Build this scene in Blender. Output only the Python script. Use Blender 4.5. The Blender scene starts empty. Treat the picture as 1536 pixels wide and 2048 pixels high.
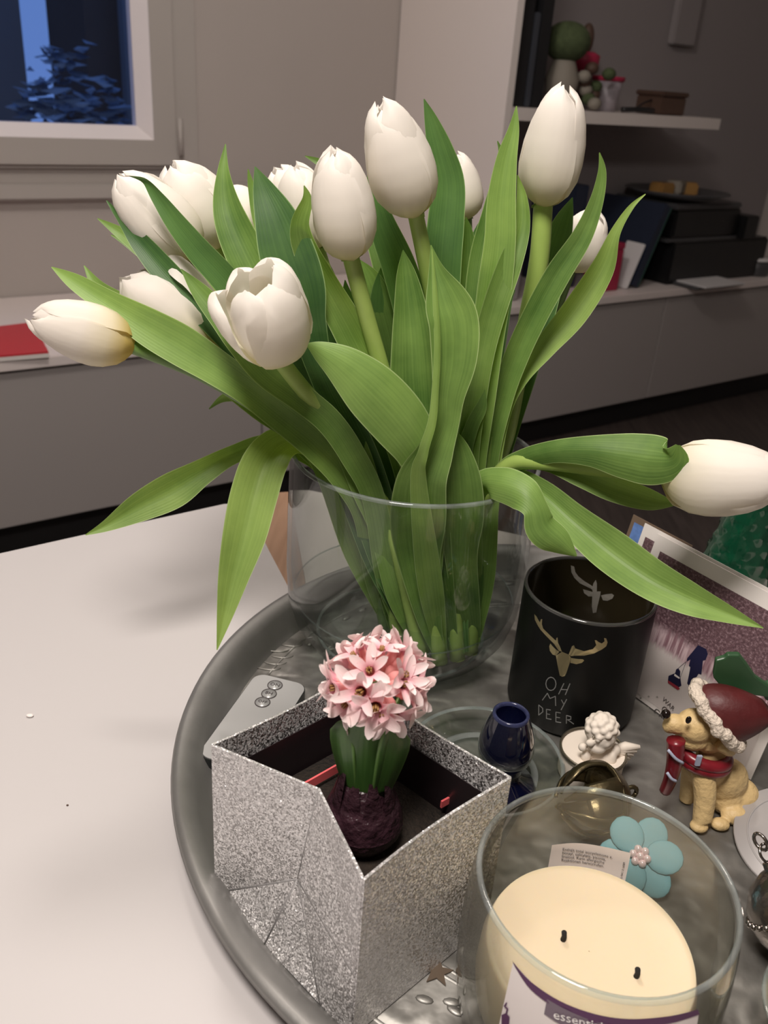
import bpy, bmesh, math, random
from mathutils import Vector, Matrix
random.seed(7)
sc = bpy.context.scene
COL = sc.collection
# ------------------------------------------------------------------ camera
FPX, CX, CY = 1760.0, 768.0, 1024.0
PITCH, ROLL = math.radians(26.2), math.radians(4.2)
CAM = Vector((0, 0, .37))
FW = Vector((0, math.cos(PITCH), -math.sin(PITCH)))
R0 = Vector((1, 0, 0)); U0 = Vector((0, math.sin(PITCH), math.cos(PITCH)))
IX = R0 * math.cos(ROLL) + U0 * math.sin(ROLL)
IY = R0 * math.sin(ROLL) - U0 * math.cos(ROLL)
cd = bpy.data.cameras.new('camera'); cam = bpy.data.objects.new('camera', cd); COL.objects.link(cam)
cd.sensor_fit = 'VERTICAL'; cd.sensor_height = 24; cd.lens = FPX / 2048 * 24
cd.clip_start = .02; cd.clip_end = 60
cd.dof.use_dof = True; cd.dof.focus_distance = .47; cd.dof.aperture_fstop = 11
m = Matrix.Identity(4)
for i in range(3):
    m[i][0] = IX[i]; m[i][1] = -IY[i]; m[i][2] = -FW[i]; m[i][3] = CAM[i]
cam.matrix_world = m
sc.camera = cam
# ------------------------------------------------------------------ world, lamps, exposure
wd = bpy.data.worlds.new('World'); sc.world = wd; wd.use_nodes = True
bg = wd.node_tree.nodes['Background']
bg.inputs[0].default_value = (.16, .30, .72, 1); bg.inputs[1].default_value = .75
sc.view_settings.view_transform = 'Standard'; sc.view_settings.look = 'None'
sc.view_settings.exposure = 0.0; sc.view_settings.gamma = 1; sc.view_settings.use_curve_mapping = False
sc.cycles.use_denoising = True
sc.cycles.max_bounces = 16; sc.cycles.transparent_max_bounces = 40
sc.cycles.sample_clamp_indirect = 6
def area(name, loc, target, size, power, col):
    l = bpy.data.lights.new(name, 'AREA'); l.shape = 'DISK'; l.size = size; l.energy = power; l.color = col
    o = bpy.data.objects.new(name, l); COL.objects.link(o); o.location = loc
    o.rotation_euler = (Vector(target) - Vector(loc)).to_track_quat('-Z', 'Y').to_euler()
def bulb_light(name, loc, rad, power, col):
    l = bpy.data.lights.new(name, 'POINT'); l.shadow_soft_size = rad; l.energy = power; l.color = col
    o = bpy.data.objects.new(name, l); COL.objects.link(o); o.location = loc
WARM = (1, .915, .845)
area('pendant_lamp_light', (-.15, -.08, 1.20), (.06, .40, 0), .34, 17, WARM)
bulb_light('ceiling_lamp_light', (-.30, 1.20, 1.45), .12, 30, WARM)
# ------------------------------------------------------------------ helpers
def ray(x, y): return FW + IX * ((x - CX) / FPX) + IY * ((y - CY) / FPX)
def PZ(x, y, z):
    q = ray(x, y); return CAM + q * ((z - CAM.z) / q.z)
def PY(x, y, Y):
    q = ray(x, y); return CAM + q * (Y / q.y)
def dep(p): return (p - CAM).dot(FW)
def pxm(p): return dep(p) / FPX            # metres per photo pixel at p
def origin(o):
    v = Vector((0, 0, 0))
    while o is not None:
        v += o.location; o = o.parent
    return v
def tag(o, label=None, cat=None, group=None, kind=None):
    if label: o['label'] = label
    if cat: o['category'] = cat
    if group: o['group'] = group
    if kind: o['kind'] = kind
    return o
def thing(name, loc, label, cat, group=None):
    o = bpy.data.objects.new(name, None); COL.objects.link(o); o.location = loc; o.empty_display_size = .01
    return tag(o, label, cat, group)
def obj(name, verts, faces, mat, parent=None, smooth=True, uvs=None, loc=None, label=None):
    base = origin(parent) if parent is not None else (Vector(loc) if loc is not None else Vector((0, 0, 0)))
    me = bpy.data.meshes.new(name)
    me.from_pydata([tuple(Vector(v) - base) for v in verts], [], faces)
    if uvs is not None:
        ul = me.uv_layers.new(name='UVMap')
        for lp in me.loops: ul.data[lp.index].uv = uvs[lp.vertex_index]
    me.materials.append(mat)
    if smooth:
        for p in me.polygons: p.use_smooth = True
    me.validate(); me.update()
    o = bpy.data.objects.new(name, me); COL.objects.link(o)
    if parent is not None: o.parent = parent
    else: o.location = base
    if label: o['label'] = label
    return o
def joined(*parts):
    V, Fc = [], []
    for v, f in parts:
        n = len(V); V += [Vector(p) for p in v]; Fc += [tuple(i + n for i in q) for q in f]
    return V, Fc
def boxvf(c, s, rz=0.0, bev=0.0, rot=None):
    bm = bmesh.new(); bmesh.ops.create_cube(bm, size=1)
    for v in bm.verts: v.co = Vector((v.co.x * s[0], v.co.y * s[1], v.co.z * s[2]))
    if bev > 0: bmesh.ops.bevel(bm, geom=list(bm.edges), offset=bev, segments=2, affect='EDGES', clamp_overlap=True)
    R = rot if rot is not None else Matrix.Rotation(rz, 3, 'Z')
    bm.verts.index_update()
    V = [R @ v.co + Vector(c) for v in bm.verts]; Fc = [tuple(v.index for v in f.verts) for f in bm.faces]
    bm.free(); return V, Fc
def box(name, c, s, mat, parent=None, rz=0.0, bev=0.0, rot=None, smooth=False, label=None):
    V, Fc = boxvf(c, s, rz, bev, rot)
    loc = None if parent is not None else (c[0], c[1], c[2] - s[2] / 2)
    return obj(name, V, Fc, mat, parent, smooth, loc=loc, label=label)
def lathevf(prof, c=(0, 0, 0), seg=48, rot=None, capb=False, capt=False):
    V, Fc = [], []
    for r, z in prof:
        for k in range(seg):
            a = 2 * math.pi * k / seg
            v = Vector((r * math.cos(a), r * math.sin(a), z))
            if rot is not None: v = rot @ v
            V.append(v + Vector(c))
    for i in range(len(prof) - 1):
        for k in range(seg):
            k2 = (k + 1) % seg
            Fc.append((i * seg + k, i * seg + k2, (i + 1) * seg + k2, (i + 1) * seg + k))
    if capb: Fc.append(tuple(range(seg - 1, -1, -1)))
    if capt: Fc.append(tuple((len(prof) - 1) * seg + k for k in range(seg)))
    return V, Fc
def lathe(name, prof, c, mat, parent=None, seg=48, rot=None, capb=False, capt=False, label=None):
    V, Fc = lathevf(prof, c, seg, rot, capb, capt)
    return obj(name, V, Fc, mat, parent, True, loc=c, label=label)
def cr(pts, n):
    """Catmull-Rom through a list of equal-length tuples, n samples per span"""
    out = []; L = len(pts)
    for i in range(L - 1):
        p0 = pts[max(i - 1, 0)]; p1 = pts[i]; p2 = pts[i + 1]; p3 = pts[min(i + 2, L - 1)]
        for k in range(n):
            t = k / n; t2 = t * t; t3 = t2 * t
            out.append(tuple(.5 * (2 * b + (c - a) * t + (2 * a - 5 * b + 4 * c - d) * t2 + (3 * b - a - 3 * c + d) * t3)
                             for a, b, c, d in zip(p0, p1, p2, p3)))
    out.append(tuple(pts[-1])); return out
def tubevf(pts, rad, seg=10, cap=True):
    pts = [Vector(p) for p in pts]; n = len(pts)
    if not hasattr(rad, '__len__'): rad = [rad] * n
    V, Fc = [], []; ref = Vector((.3, .5, .8))
    T0 = (pts[1] - pts[0]).normalized(); A = T0.cross(ref).normalized()
    for i in range(n):
        T = (pts[min(i + 1, n - 1)] - pts[max(i - 1, 0)]).normalized()
        A = (A - T * A.dot(T)).normalized(); B = T.cross(A)
        for k in range(seg):
            a = 2 * math.pi * k / seg
            V.append(pts[i] + (A * math.cos(a) + B * math.sin(a)) * rad[i])
    for i in range(n - 1):
        for k in range(seg):
            k2 = (k + 1) % seg
            Fc.append((i * seg + k, i * seg + k2, (i + 1) * seg + k2, (i + 1) * seg + k))
    if cap:
        Fc.append(tuple(range(seg - 1, -1, -1))); Fc.append(tuple((n - 1) * seg + k for k in range(seg)))
    return V, Fc
def tube(name, pts, rad, mat, parent=None, seg=10, n=0, label=None, loc=None):
    if n: pts = cr([tuple(p) for p in pts], n)
    V, Fc = tubevf(pts, rad, seg)
    return obj(name, V, Fc, mat, parent, True, loc=loc, label=label)
def ellvf(c, r, rot=None, seg=20, rings=12):
    V, Fc = [], []
    for i in range(rings + 1):
        th = math.pi * i / rings
        for k in range(seg):
            a = 2 * math.pi * k / seg
            v = Vector((r[0] * math.sin(th) * math.cos(a), r[1] * math.sin(th) * math.sin(a), r[2] * math.cos(th)))
            if rot is not None: v = rot @ v
            V.append(Vector(c) + v)
    for i in range(rings):
        for k in range(seg):
            k2 = (k + 1) % seg
            Fc.append((i * seg + k, (i + 1) * seg + k, (i + 1) * seg + k2, i * seg + k2))
    return V, Fc
def blob(name, parts, mat, parent=None, voxel=.0008, smooth_it=4, loc=None, label=None):
    """union of overlapping solids, remeshed into one continuous skin"""
    V, Fc = joined(*parts)
    o = obj(name, V, Fc, mat, parent, True, loc=loc, label=label)
    bm = bmesh.new(); bm.from_mesh(o.data); bmesh.ops.remove_doubles(bm, verts=bm.verts, dist=1e-6); bm.to_mesh(o.data); bm.free()
    rm = o.modifiers.new('remesh', 'REMESH'); rm.mode = 'VOXEL'; rm.voxel_size = voxel; rm.use_smooth_shade = True
    sm = o.modifiers.new('smooth', 'SMOOTH'); sm.iterations = smooth_it; sm.factor = .5
    dg = bpy.context.evaluated_depsgraph_get()
    me = bpy.data.meshes.new_from_object(o.evaluated_get(dg)); o.modifiers.clear(); o.data = me
    for p in me.polygons: p.use_smooth = True
    if not me.materials: me.materials.append(mat)
    return o
def extrude(poly, d):
    """list of 3D points (flat) -> prism with offset vector d"""
    n = len(poly); d = Vector(d)
    V = [Vector(p) for p in poly] + [Vector(p) + d for p in poly]
    Fc = [tuple(range(n)), tuple(range(2 * n - 1, n - 1, -1))] + [(i, i + n, (i + 1) % n + n, (i + 1) % n) for i in range(n)]
    return V, Fc
# ------------------------------------------------------------------ materials
MATS = {}
def newmat(name):
    mt = bpy.data.materials.new(name); mt.use_nodes = True
    nt = mt.node_tree; b = nt.nodes['Principled BSDF']; MATS[name] = mt
    return mt, nt, b
def N(nt, typ, **kw):
    n = nt.nodes.new(typ)
    for k, v in kw.items(): setattr(n, k, v)
    return n
def plain(name, col, rough=.5, metal=0.0, noise=0.0, nscale=40.0, bump=0.0, bscale=200.0, spec=.5, coat=0.0, sss=0.0):
    mt, nt, b = newmat(name)
    b.inputs['Base Color'].default_value = (*col, 1); b.inputs['Roughness'].default_value = rough
    b.inputs['Metallic'].default_value = metal; b.inputs['Specular IOR Level'].default_value = spec
    b.inputs['Coat Weight'].default_value = coat
    if sss:
        b.inputs['Subsurface Weight'].default_value = sss; b.inputs['Subsurface Radius'].default_value = (.012, .008, .004); b.inputs['Subsurface Scale'].default_value = .5
    tc = N(nt, 'ShaderNodeTexCoord')
    if noise:
        nz = N(nt, 'ShaderNodeTexNoise'); nz.inputs['Scale'].default_value = nscale; nz.inputs['Detail'].default_value = 5
        nt.links.new(tc.outputs['Object'], nz.inputs['Vector'])
        mx = N(nt, 'ShaderNodeMix', data_type='RGBA')
        mx.inputs[6].default_value = (*[c * (1 - noise) for c in col], 1); mx.inputs[7].default_value = (*[min(1, c * (1 + noise)) for c in col], 1)
        nt.links.new(nz.outputs['Fac'], mx.inputs[0]); nt.links.new(mx.outputs[2], b.inputs['Base Color'])
    if bump:
        nz = N(nt, 'ShaderNodeTexNoise'); nz.inputs['Scale'].default_value = bscale; nz.inputs['Detail'].default_value = 3
        nt.links.new(tc.outputs['Object'], nz.inputs['Vector'])
        bp = N(nt, 'ShaderNodeBump'); bp.inputs['Strength'].default_value = bump; bp.inputs['Distance'].default_value = .002
        nt.links.new(nz.outputs['Fac'], bp.inputs['Height']); nt.links.new(bp.outputs['Normal'], b.inputs['Normal'])
    return mt
def ramp(nt, stops):
    r = N(nt, 'ShaderNodeValToRGB'); e = r.color_ramp.elements
    e[0].position, e[0].color = stops[0][0], (*stops[0][1], 1); e[1].position, e[1].color = stops[-1][0], (*stops[-1][1], 1)
    for p, c in stops[1:-1]:
        x = e.new(p); x.color = (*c, 1)
    return r
def glass(name, tint=(.97, .985, .975), rough=.015, ior=1.45, haze=0.0, hazecol=(.6, .6, .55), edge_=.6):
    mt = bpy.data.materials.new(name); mt.use_nodes = True; nt = mt.node_tree; nt.nodes.clear(); MATS[name] = mt
    out = N(nt, 'ShaderNodeOutputMaterial'); tr = N(nt, 'ShaderNodeBsdfTransparent'); gl = N(nt, 'ShaderNodeBsdfGlossy')
    gl.inputs['Roughness'].default_value = rough
    lw = N(nt, 'ShaderNodeLayerWeight'); lw.inputs['Blend'].default_value = .5
    pw = N(nt, 'ShaderNodeMath', operation='POWER'); pw.inputs[1].default_value = 4.0; nt.links.new(lw.outputs['Facing'], pw.inputs[0])
    tm = N(nt, 'ShaderNodeMix', data_type='RGBA'); tm.inputs[6].default_value = (*tint, 1); tm.inputs[7].default_value = (*[c * edge_ for c in tint], 1)
    p2 = N(nt, 'ShaderNodeMath', operation='POWER'); p2.inputs[1].default_value = 2.5; nt.links.new(lw.outputs['Facing'], p2.inputs[0]); nt.links.new(p2.outputs[0], tm.inputs[0]); nt.links.new(tm.outputs[2], tr.inputs[0])
    f0 = ((ior - 1) / (ior + 1)) ** 2
    fr = N(nt, 'ShaderNodeMath', operation='MULTIPLY_ADD'); fr.inputs[1].default_value = .75; fr.inputs[2].default_value = f0; nt.links.new(pw.outputs[0], fr.inputs[0])
    mx = N(nt, 'ShaderNodeMixShader')
    nt.links.new(fr.outputs[0], mx.inputs[0])
    src = tr.outputs[0]
    if haze:
        df = N(nt, 'ShaderNodeBsdfDiffuse'); df.inputs[0].default_value = (*hazecol, 1)
        m2 = N(nt, 'ShaderNodeMixShader'); m2.inputs[0].default_value = haze
        tc = N(nt, 'ShaderNodeTexCoord'); nz = N(nt, 'ShaderNodeTexNoise'); nz.inputs['Scale'].default_value = 60
        nt.links.new(tc.outputs['Object'], nz.inputs['Vector'])
        mp = N(nt, 'ShaderNodeMath', operation='MULTIPLY'); mp.inputs[1].default_value = haze * 2
        nt.links.new(nz.outputs['Fac'], mp.inputs[0]); nt.links.new(mp.outputs[0], m2.inputs[0])
        nt.links.new(src, m2.inputs[1]); nt.links.new(df.outputs[0], m2.inputs[2]); src = m2.outputs[0]
    nt.links.new(src, mx.inputs[1]); nt.links.new(gl.outputs[0], mx.inputs[2]); nt.links.new(mx.outputs[0], out.inputs[0])
    return mt
def leafmat(name, dark, light, edge, trans=.22, rough=.52):
    mt, nt, b = newmat(name); out = nt.nodes['Material Output']
    tc = N(nt, 'ShaderNodeTexCoord'); oi = N(nt, 'ShaderNodeObjectInfo'); sp = N(nt, 'ShaderNodeSeparateXYZ')
    nt.links.new(tc.outputs['UV'], sp.inputs[0])
    nz = N(nt, 'ShaderNodeTexNoise'); nz.inputs['Scale'].default_value = 28; nz.inputs['Detail'].default_value = 4
    nt.links.new(tc.outputs['Object'], nz.inputs['Vector'])
    ad = N(nt, 'ShaderNodeMath', operation='MULTIPLY_ADD'); ad.inputs[1].default_value = .42; 
    nt.links.new(oi.outputs['Random'], ad.inputs[0]); nt.links.new(nz.outputs['Fac'], ad.inputs[2])
    sb = N(nt, 'ShaderNodeMath', operation='SUBTRACT'); sb.inputs[1].default_value = .18; nt.links.new(ad.outputs[0], sb.inputs[0])
    ms_ = N(nt, 'ShaderNodeMapping'); ms_.inputs['Scale'].default_value = (26, 1.6, 1); nt.links.new(tc.outputs['UV'], ms_.inputs[0])
    ns = N(nt, 'ShaderNodeTexNoise'); ns.inputs['Scale'].default_value = 1.0; ns.inputs['Detail'].default_value = 5; nt.links.new(ms_.outputs[0], ns.inputs['Vector'])
    s2 = N(nt, 'ShaderNodeMath', operation='MULTIPLY_ADD'); s2.inputs[1].default_value = .55; nt.links.new(ns.outputs['Fac'], s2.inputs[0]); nt.links.new(sb.outputs[0], s2.inputs[2])
    s3 = N(nt, 'ShaderNodeMath', operation='SUBTRACT'); s3.inputs[1].default_value = .27; nt.links.new(s2.outputs[0], s3.inputs[0])
    rp = ramp(nt, [(.18, dark), (.85, light)]); nt.links.new(s3.outputs[0], rp.inputs[0])
    # lengthwise veins
    wv = N(nt, 'ShaderNodeMath', operation='MULTIPLY'); wv.inputs[1].default_value = 90; nt.links.new(sp.outputs[0], wv.inputs[0])
    sn = N(nt, 'ShaderNodeMath', operation='SINE'); nt.links.new(wv.outputs[0], sn.inputs[0])
    bp = N(nt, 'ShaderNodeBump'); bp.inputs['Strength'].default_value = .06; bp.inputs['Distance'].default_value = .0005
    nt.links.new(sn.outputs[0], bp.inputs['Height']); nt.links.new(bp.outputs[0], b.inputs['Normal'])
    ce = N(nt, 'ShaderNodeMath', operation='SUBTRACT'); ce.inputs[1].default_value = .5; nt.links.new(sp.outputs[0], ce.inputs[0])
    ab = N(nt, 'ShaderNodeMath', operation='ABSOLUTE'); nt.links.new(ce.outputs[0], ab.inputs[0])
    er = ramp(nt, [(.475, (0, 0, 0)), (.495, (1, 1, 1))]); nt.links.new(ab.outputs[0], er.inputs[0])
    mx = N(nt, 'ShaderNodeMix', data_type='RGBA'); mx.inputs[7].default_value = (*edge, 1)
    nt.links.new(er.outputs[0], mx.inputs[0]); nt.links.new(rp.outputs[0], mx.inputs[6])
    nt.links.new(mx.outputs[2], b.inputs['Base Color']); b.inputs['Roughness'].default_value = rough
    tl = N(nt, 'ShaderNodeBsdfTranslucent'); hs = N(nt, 'ShaderNodeMix', data_type='RGBA'); hs.blend_type = 'MULTIPLY'; hs.inputs[0].default_value = 1
    hs.inputs[7].default_value = (1.25, 1.3, .35, 1); nt.links.new(mx.outputs[2], hs.inputs[6]); nt.links.new(hs.outputs[2], tl.inputs[0])
    ms = N(nt, 'ShaderNodeMixShader'); ms.inputs[0].default_value = trans
    nt.links.new(b.outputs[0], ms.inputs[1]); nt.links.new(tl.outputs[0], ms.inputs[2]); nt.links.new(ms.outputs[0], out.inputs[0])
    return mt
def petalmat(name, stops, trans=.35, veins=60, vs=.03):
    mt, nt, b = newmat(name); out = nt.nodes['Material Output']
    tc = N(nt, 'ShaderNodeTexCoord'); sp = N(nt, 'ShaderNodeSeparateXYZ'); nt.links.new(tc.outputs['UV'], sp.inputs[0])
    rp = ramp(nt, stops); nt.links.new(sp.outputs[1], rp.inputs[0])
    wv = N(nt, 'ShaderNodeMath', operation='MULTIPLY'); wv.inputs[1].default_value = veins; nt.links.new(sp.outputs[0], wv.inputs[0])
    nz = N(nt, 'ShaderNodeTexNoise'); nz.inputs['Scale'].default_value = 6; nt.links.new(tc.outputs['UV'], nz.inputs['Vector'])
    ma = N(nt, 'ShaderNodeMath', operation='MULTIPLY_ADD'); ma.inputs[1].default_value = 10
    nt.links.new(nz.outputs['Fac'], ma.inputs[0]); nt.links.new(wv.outputs[0], ma.inputs[2])
    sn = N(nt, 'ShaderNodeMath', operation='SINE'); nt.links.new(ma.outputs[0], sn.inputs[0])
    bp = N(nt, 'ShaderNodeBump'); bp.inputs['Strength'].default_value = vs; bp.inputs['Distance'].default_value = .0006
    nt.links.new(sn.outputs[0], bp.inputs['Height']); nt.links.new(bp.outputs[0], b.inputs['Normal'])
    nt.links.new(rp.outputs[0], b.inputs['Base Color']); b.inputs['Roughness'].default_value = .5; b.inputs['Specular IOR Level'].default_value = .3
    tl = N(nt, 'ShaderNodeBsdfTranslucent'); nt.links.new(rp.outputs[0], tl.inputs[0])
    ms = N(nt, 'ShaderNodeMixShader'); ms.inputs[0].default_value = trans
    nt.links.new(b.outputs[0], ms.inputs[1]); nt.links.new(tl.outputs[0], ms.inputs[2]); nt.links.new(ms.outputs[0], out.inputs[0])
    return mt
def glitter(name, col):
    mt, nt, b = newmat(name); tc = N(nt, 'ShaderNodeTexCoord')
    vo = N(nt, 'ShaderNodeTexVoronoi'); vo.inputs['Scale'].default_value = 1500; nt.links.new(tc.outputs['Object'], vo.inputs['Vector'])
    sb = N(nt, 'ShaderNodeVectorMath', operation='SUBTRACT'); sb.inputs[1].default_value = (.5, .5, .5); nt.links.new(vo.outputs['Color'], sb.inputs[0])
    sc_ = N(nt, 'ShaderNodeVectorMath', operation='SCALE'); sc_.inputs['Scale'].default_value = .95; nt.links.new(sb.outputs[0], sc_.inputs[0])
    ge = N(nt, 'ShaderNodeNewGeometry'); ad = N(nt, 'ShaderNodeVectorMath', operation='ADD')
    nt.links.new(ge.outputs['Normal'], ad.inputs[0]); nt.links.new(sc_.outputs[0], ad.inputs[1])
    no = N(nt, 'ShaderNodeVectorMath', operation='NORMALIZE'); nt.links.new(ad.outputs[0], no.inputs[0]); nt.links.new(no.outputs[0], b.inputs['Normal'])
    sx = N(nt, 'ShaderNodeSeparateColor'); nt.links.new(vo.outputs['Color'], sx.inputs[0])
    rp = ramp(nt, [(0, tuple(c * .55 for c in col)), (.8, col), (1, (.98, .97, .96))]); nt.links.new(sx.outputs[0], rp.inputs[0])
    nt.links.new(rp.outputs[0], b.inputs['Base Color'])
    b.inputs['Metallic'].default_value = .5; b.inputs['Roughness'].default_value = .34
    return mt
def woodmat(name, c1, c2, scale=6, rough=.45, stretch=(1, 12, 1), rz=0):
    mt, nt, b = newmat(name); tc = N(nt, 'ShaderNodeTexCoord'); mp = N(nt, 'ShaderNodeMapping')
    mp.inputs['Scale'].default_value = stretch; mp.inputs['Rotation'].default_value = (0, 0, rz); nt.links.new(tc.outputs['Object'], mp.inputs[0])
    nz = N(nt, 'ShaderNodeTexNoise'); nz.inputs['Scale'].default_value = scale; nz.inputs['Detail'].default_value = 7; nz.inputs['Distortion'].default_value = .6
    nt.links.new(mp.outputs[0], nz.inputs['Vector']); rp = ramp(nt, [(.3, c1), (.7, c2)]); nt.links.new(nz.outputs['Fac'], rp.inputs[0])
    nt.links.new(rp.outputs[0], b.inputs['Base Color']); b.inputs['Roughness'].default_value = rough
    return mt
def traymat(name):
    mt, nt, b = newmat(name); tc = N(nt, 'ShaderNodeTexCoord')
    b.inputs['Metallic'].default_value = .75; b.inputs['Roughness'].default_value = .4
    nz = N(nt, 'ShaderNodeTexNoise'); nz.inputs['Scale'].default_value = 35; nz.inputs['Detail'].default_value = 6; nt.links.new(tc.outputs['Object'], nz.inputs['Vector'])
    rp = ramp(nt, [(.25, (.17, .163, .15)), (.75, (.37, .36, .335))]); nt.links.new(nz.outputs['Fac'], rp.inputs[0]); nt.links.new(rp.outputs[0], b.inputs['Base Color'])
    rr = ramp(nt, [(.3, (.36,) * 3), (.7, (.52,) * 3)]); nt.links.new(nz.outputs['Fac'], rr.inputs[0]); nt.links.new(rr.outputs[0], b.inputs['Roughness'])
    wv = N(nt, 'ShaderNodeTexWave'); wv.wave_type = 'RINGS'; wv.inputs['Scale'].default_value = 9; wv.inputs['Distortion'].default_value = 9; wv.inputs['Detail'].default_value = 2; wv.inputs['Detail Scale'].default_value = 3
    nt.links.new(tc.outputs['Object'], wv.inputs['Vector'])
    n2 = N(nt, 'ShaderNodeTexNoise'); n2.inputs['Scale'].default_value = 130; nt.links.new(tc.outputs['Object'], n2.inputs['Vector'])
    ad = N(nt, 'ShaderNodeMath', operation='MULTIPLY_ADD'); ad.inputs[1].default_value = .4; nt.links.new(n2.outputs['Fac'], ad.inputs[0]); nt.links.new(wv.outputs['Fac'], ad.inputs[2])
    bp = N(nt, 'ShaderNodeBump'); bp.inputs['Strength'].default_value = .35; bp.inputs['Distance'].default_value = .0025
    nt.links.new(ad.outputs[0], bp.inputs['Height']); nt.links.new(bp.outputs[0], b.inputs['Normal'])
    return mt
def forestprint(name):
    """flat print: a frosted violet wood, pale at the ground"""
    mt, nt, b = newmat(name); tc = N(nt, 'ShaderNodeTexCoord'); sp = N(nt, 'ShaderNodeSeparateXYZ'); nt.links.new(tc.outputs['UV'], sp.inputs[0])
    mp = N(nt, 'ShaderNodeMapping'); mp.inputs['Scale'].default_value = (26, 26, 1); nt.links.new(tc.outputs['UV'], mp.inputs[0])
    n1 = N(nt, 'ShaderNodeTexNoise'); n1.inputs['Scale'].default_value = 2.2; n1.inputs['Detail'].default_value = 9; n1.inputs['Roughness'].default_value = .75; nt.links.new(mp.outputs[0], n1.inputs['Vector'])
    r1 = ramp(nt, [(.30, (.035, .018, .022)), (.52, (.15, .085, .10)), (.63, (.36, .25, .28)), (.75, (.70, .60, .62))]); nt.links.new(n1.outputs['Fac'], r1.inputs[0])
    m2 = N(nt, 'ShaderNodeMapping'); m2.inputs['Scale'].default_value = (60, 3, 1); nt.links.new(tc.outputs['UV'], m2.inputs[0])
    n2 = N(nt, 'ShaderNodeTexNoise'); n2.inputs['Scale'].default_value = 1.0; n2.inputs['Detail'].default_value = 4; nt.links.new(m2.outputs[0], n2.inputs['Vector'])
    r2 = ramp(nt, [(.40, (.24, .13, .155)), (.60, (.58, .44, .47))]); nt.links.new(n2.outputs['Fac'], r2.inputs[0])
    edge = N(nt, 'ShaderNodeMath', operation='MULTIPLY_ADD'); edge.inputs[1].default_value = .12
    nt.links.new(n2.outputs['Fac'], edge.inputs[0]); nt.links.new(sp.outputs[1], edge.inputs[2])
    ra = ramp(nt, [(.56, (0, 0, 0)), (.62, (1, 1, 1))]); nt.links.new(edge.outputs[0], ra.inputs[0])
    rb = ramp(nt, [(.43, (0, 0, 0)), (.47, (1, 1, 1))]); nt.links.new(edge.outputs[0], rb.inputs[0])
    mA = N(nt, 'ShaderNodeMix', data_type='RGBA'); nt.links.new(ra.outputs[0], mA.inputs[0]); nt.links.new(r2.outputs[0], mA.inputs[6]); nt.links.new(r1.outputs[0], mA.inputs[7])
    mB = N(nt, 'ShaderNodeMix', data_type='RGBA'); nt.links.new(rb.outputs[0], mB.inputs[0]); mB.inputs[6].default_value = (.66, .60, .58, 1); nt.links.new(mA.outputs[2], mB.inputs[7])
    nt.links.new(mB.outputs[2], b.inputs['Base Color']); b.inputs['Roughness'].default_value = .4
    return mt
M_WALL = plain('wall_paint', (.47, .425, .40), .9, noise=.04, nscale=3)
M_PANEL = plain('panel_white', (.80, .73, .70), .6)
M_NICHE = plain('niche_shade_grey', (.30, .27, .275), .9)  # darkened so the colour carries the shade inside the niche
M_CEIL = plain('ceiling_paint', (.78, .75, .72), .9)
M_FLOOR = woodmat('floor_wood', (.045, .035, .032), (.085, .066, .060), 5, .5, (14, 1, 1), .6)
M_CABINET = plain('cabinet_grey', (.40, .368, .36), .55)
M_TOP = plain('worktop_white', (.80, .72, .70), .45)
M_BLACK = plain('plinth_black', (.012, .011, .012), .6)
M_WINFRAME = plain('window_frame_white', (.46, .425, .40), .5)
M_BEAD = plain('window_bead_white', (.88, .82, .82), .35)
M_PANE = glass('window_glass', (.93, .95, 1))
M_MAT = plain('table_mat_white', (.515, .49, .487), .5, noise=.015, nscale=2)
M_TABLE = woodmat('table_wood', (.30, .17, .10), (.43, .26, .165), 7, .4, (14, 1, 1), .6)
M_TRAY = traymat('pewter_tray'); M_TRAYRIM = plain('pewter_rim', (.24, .235, .225), .45, .55, noise=.15, nscale=60, bump=.05, bscale=300)
M_GLASS = glass('clear_glass', (.955, .975, .965), .012, 1.5); M_GLASSEDGE = glass('glass_edge', (.80, .87, .86), .05, 1.6, .16, (.75, .8, .8))
M_WATER = glass('water', (.95, .975, .96), .0, 1.33)
M_JARGLASS = glass('candle_glass', (.93, .935, .905), .02, 1.45, .09, (.50, .48, .41))
M_PETAL = petalmat('tulip_petal', [(0, (.62, .60, .22)), (.06, (.78, .72, .42)), (.22, (.89, .84, .70)), (.5, (.94, .90, .82)), (1, (.96, .92, .87))])
M_PETALY = petalmat('tulip_petal_yellow_base', [(0, (.72, .52, .08)), (.12, (.82, .66, .25)), (.3, (.87, .80, .60)), (.55, (.90, .85, .77)), (1, (.93, .88, .82))])
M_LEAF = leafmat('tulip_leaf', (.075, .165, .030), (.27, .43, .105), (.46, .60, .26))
M_LEAFSHADE = leafmat('tulip_leaf_shade', (.035, .10, .025), (.12, .25, .06), (.30, .44, .18), .15)  # darker copy: shade on leaves turned away is put into the colour
M_LEAFLIT = leafmat('tulip_leaf_lit', (.13, .24, .045), (.36, .52, .14), (.50, .64, .30), .28)  # paler copy: strong light on some leaves is put into the colour
M_STEM = plain('tulip_stem', (.33, .46, .11), .42, noise=.22, nscale=50)
M_STEMD = plain('tulip_stem_dark', (.12, .22, .045), .42, noise=.22, nscale=50)
M_GLITTER = glitter('silver_glitter', (.82, .80, .80))
M_CREASE = plain('silver_crease_shade', (.34, .33, .33), .5, .4, noise=.5, nscale=900)
M_LINING = plain('black_lining', (.02, .014, .016), .3, noise=.3, nscale=30, bump=.2, bscale=60)
M_SOIL = plain('soil', (.022, .015, .010), .95, noise=.6, nscale=300, bump=1, bscale=500)
M_RED = plain('pink_red_plastic', (.85, .15, .16), .4)
M_BULB = plain('bulb_skin', (.034, .014, .020), .34, noise=.85, nscale=160, bump=1, bscale=260)
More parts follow.
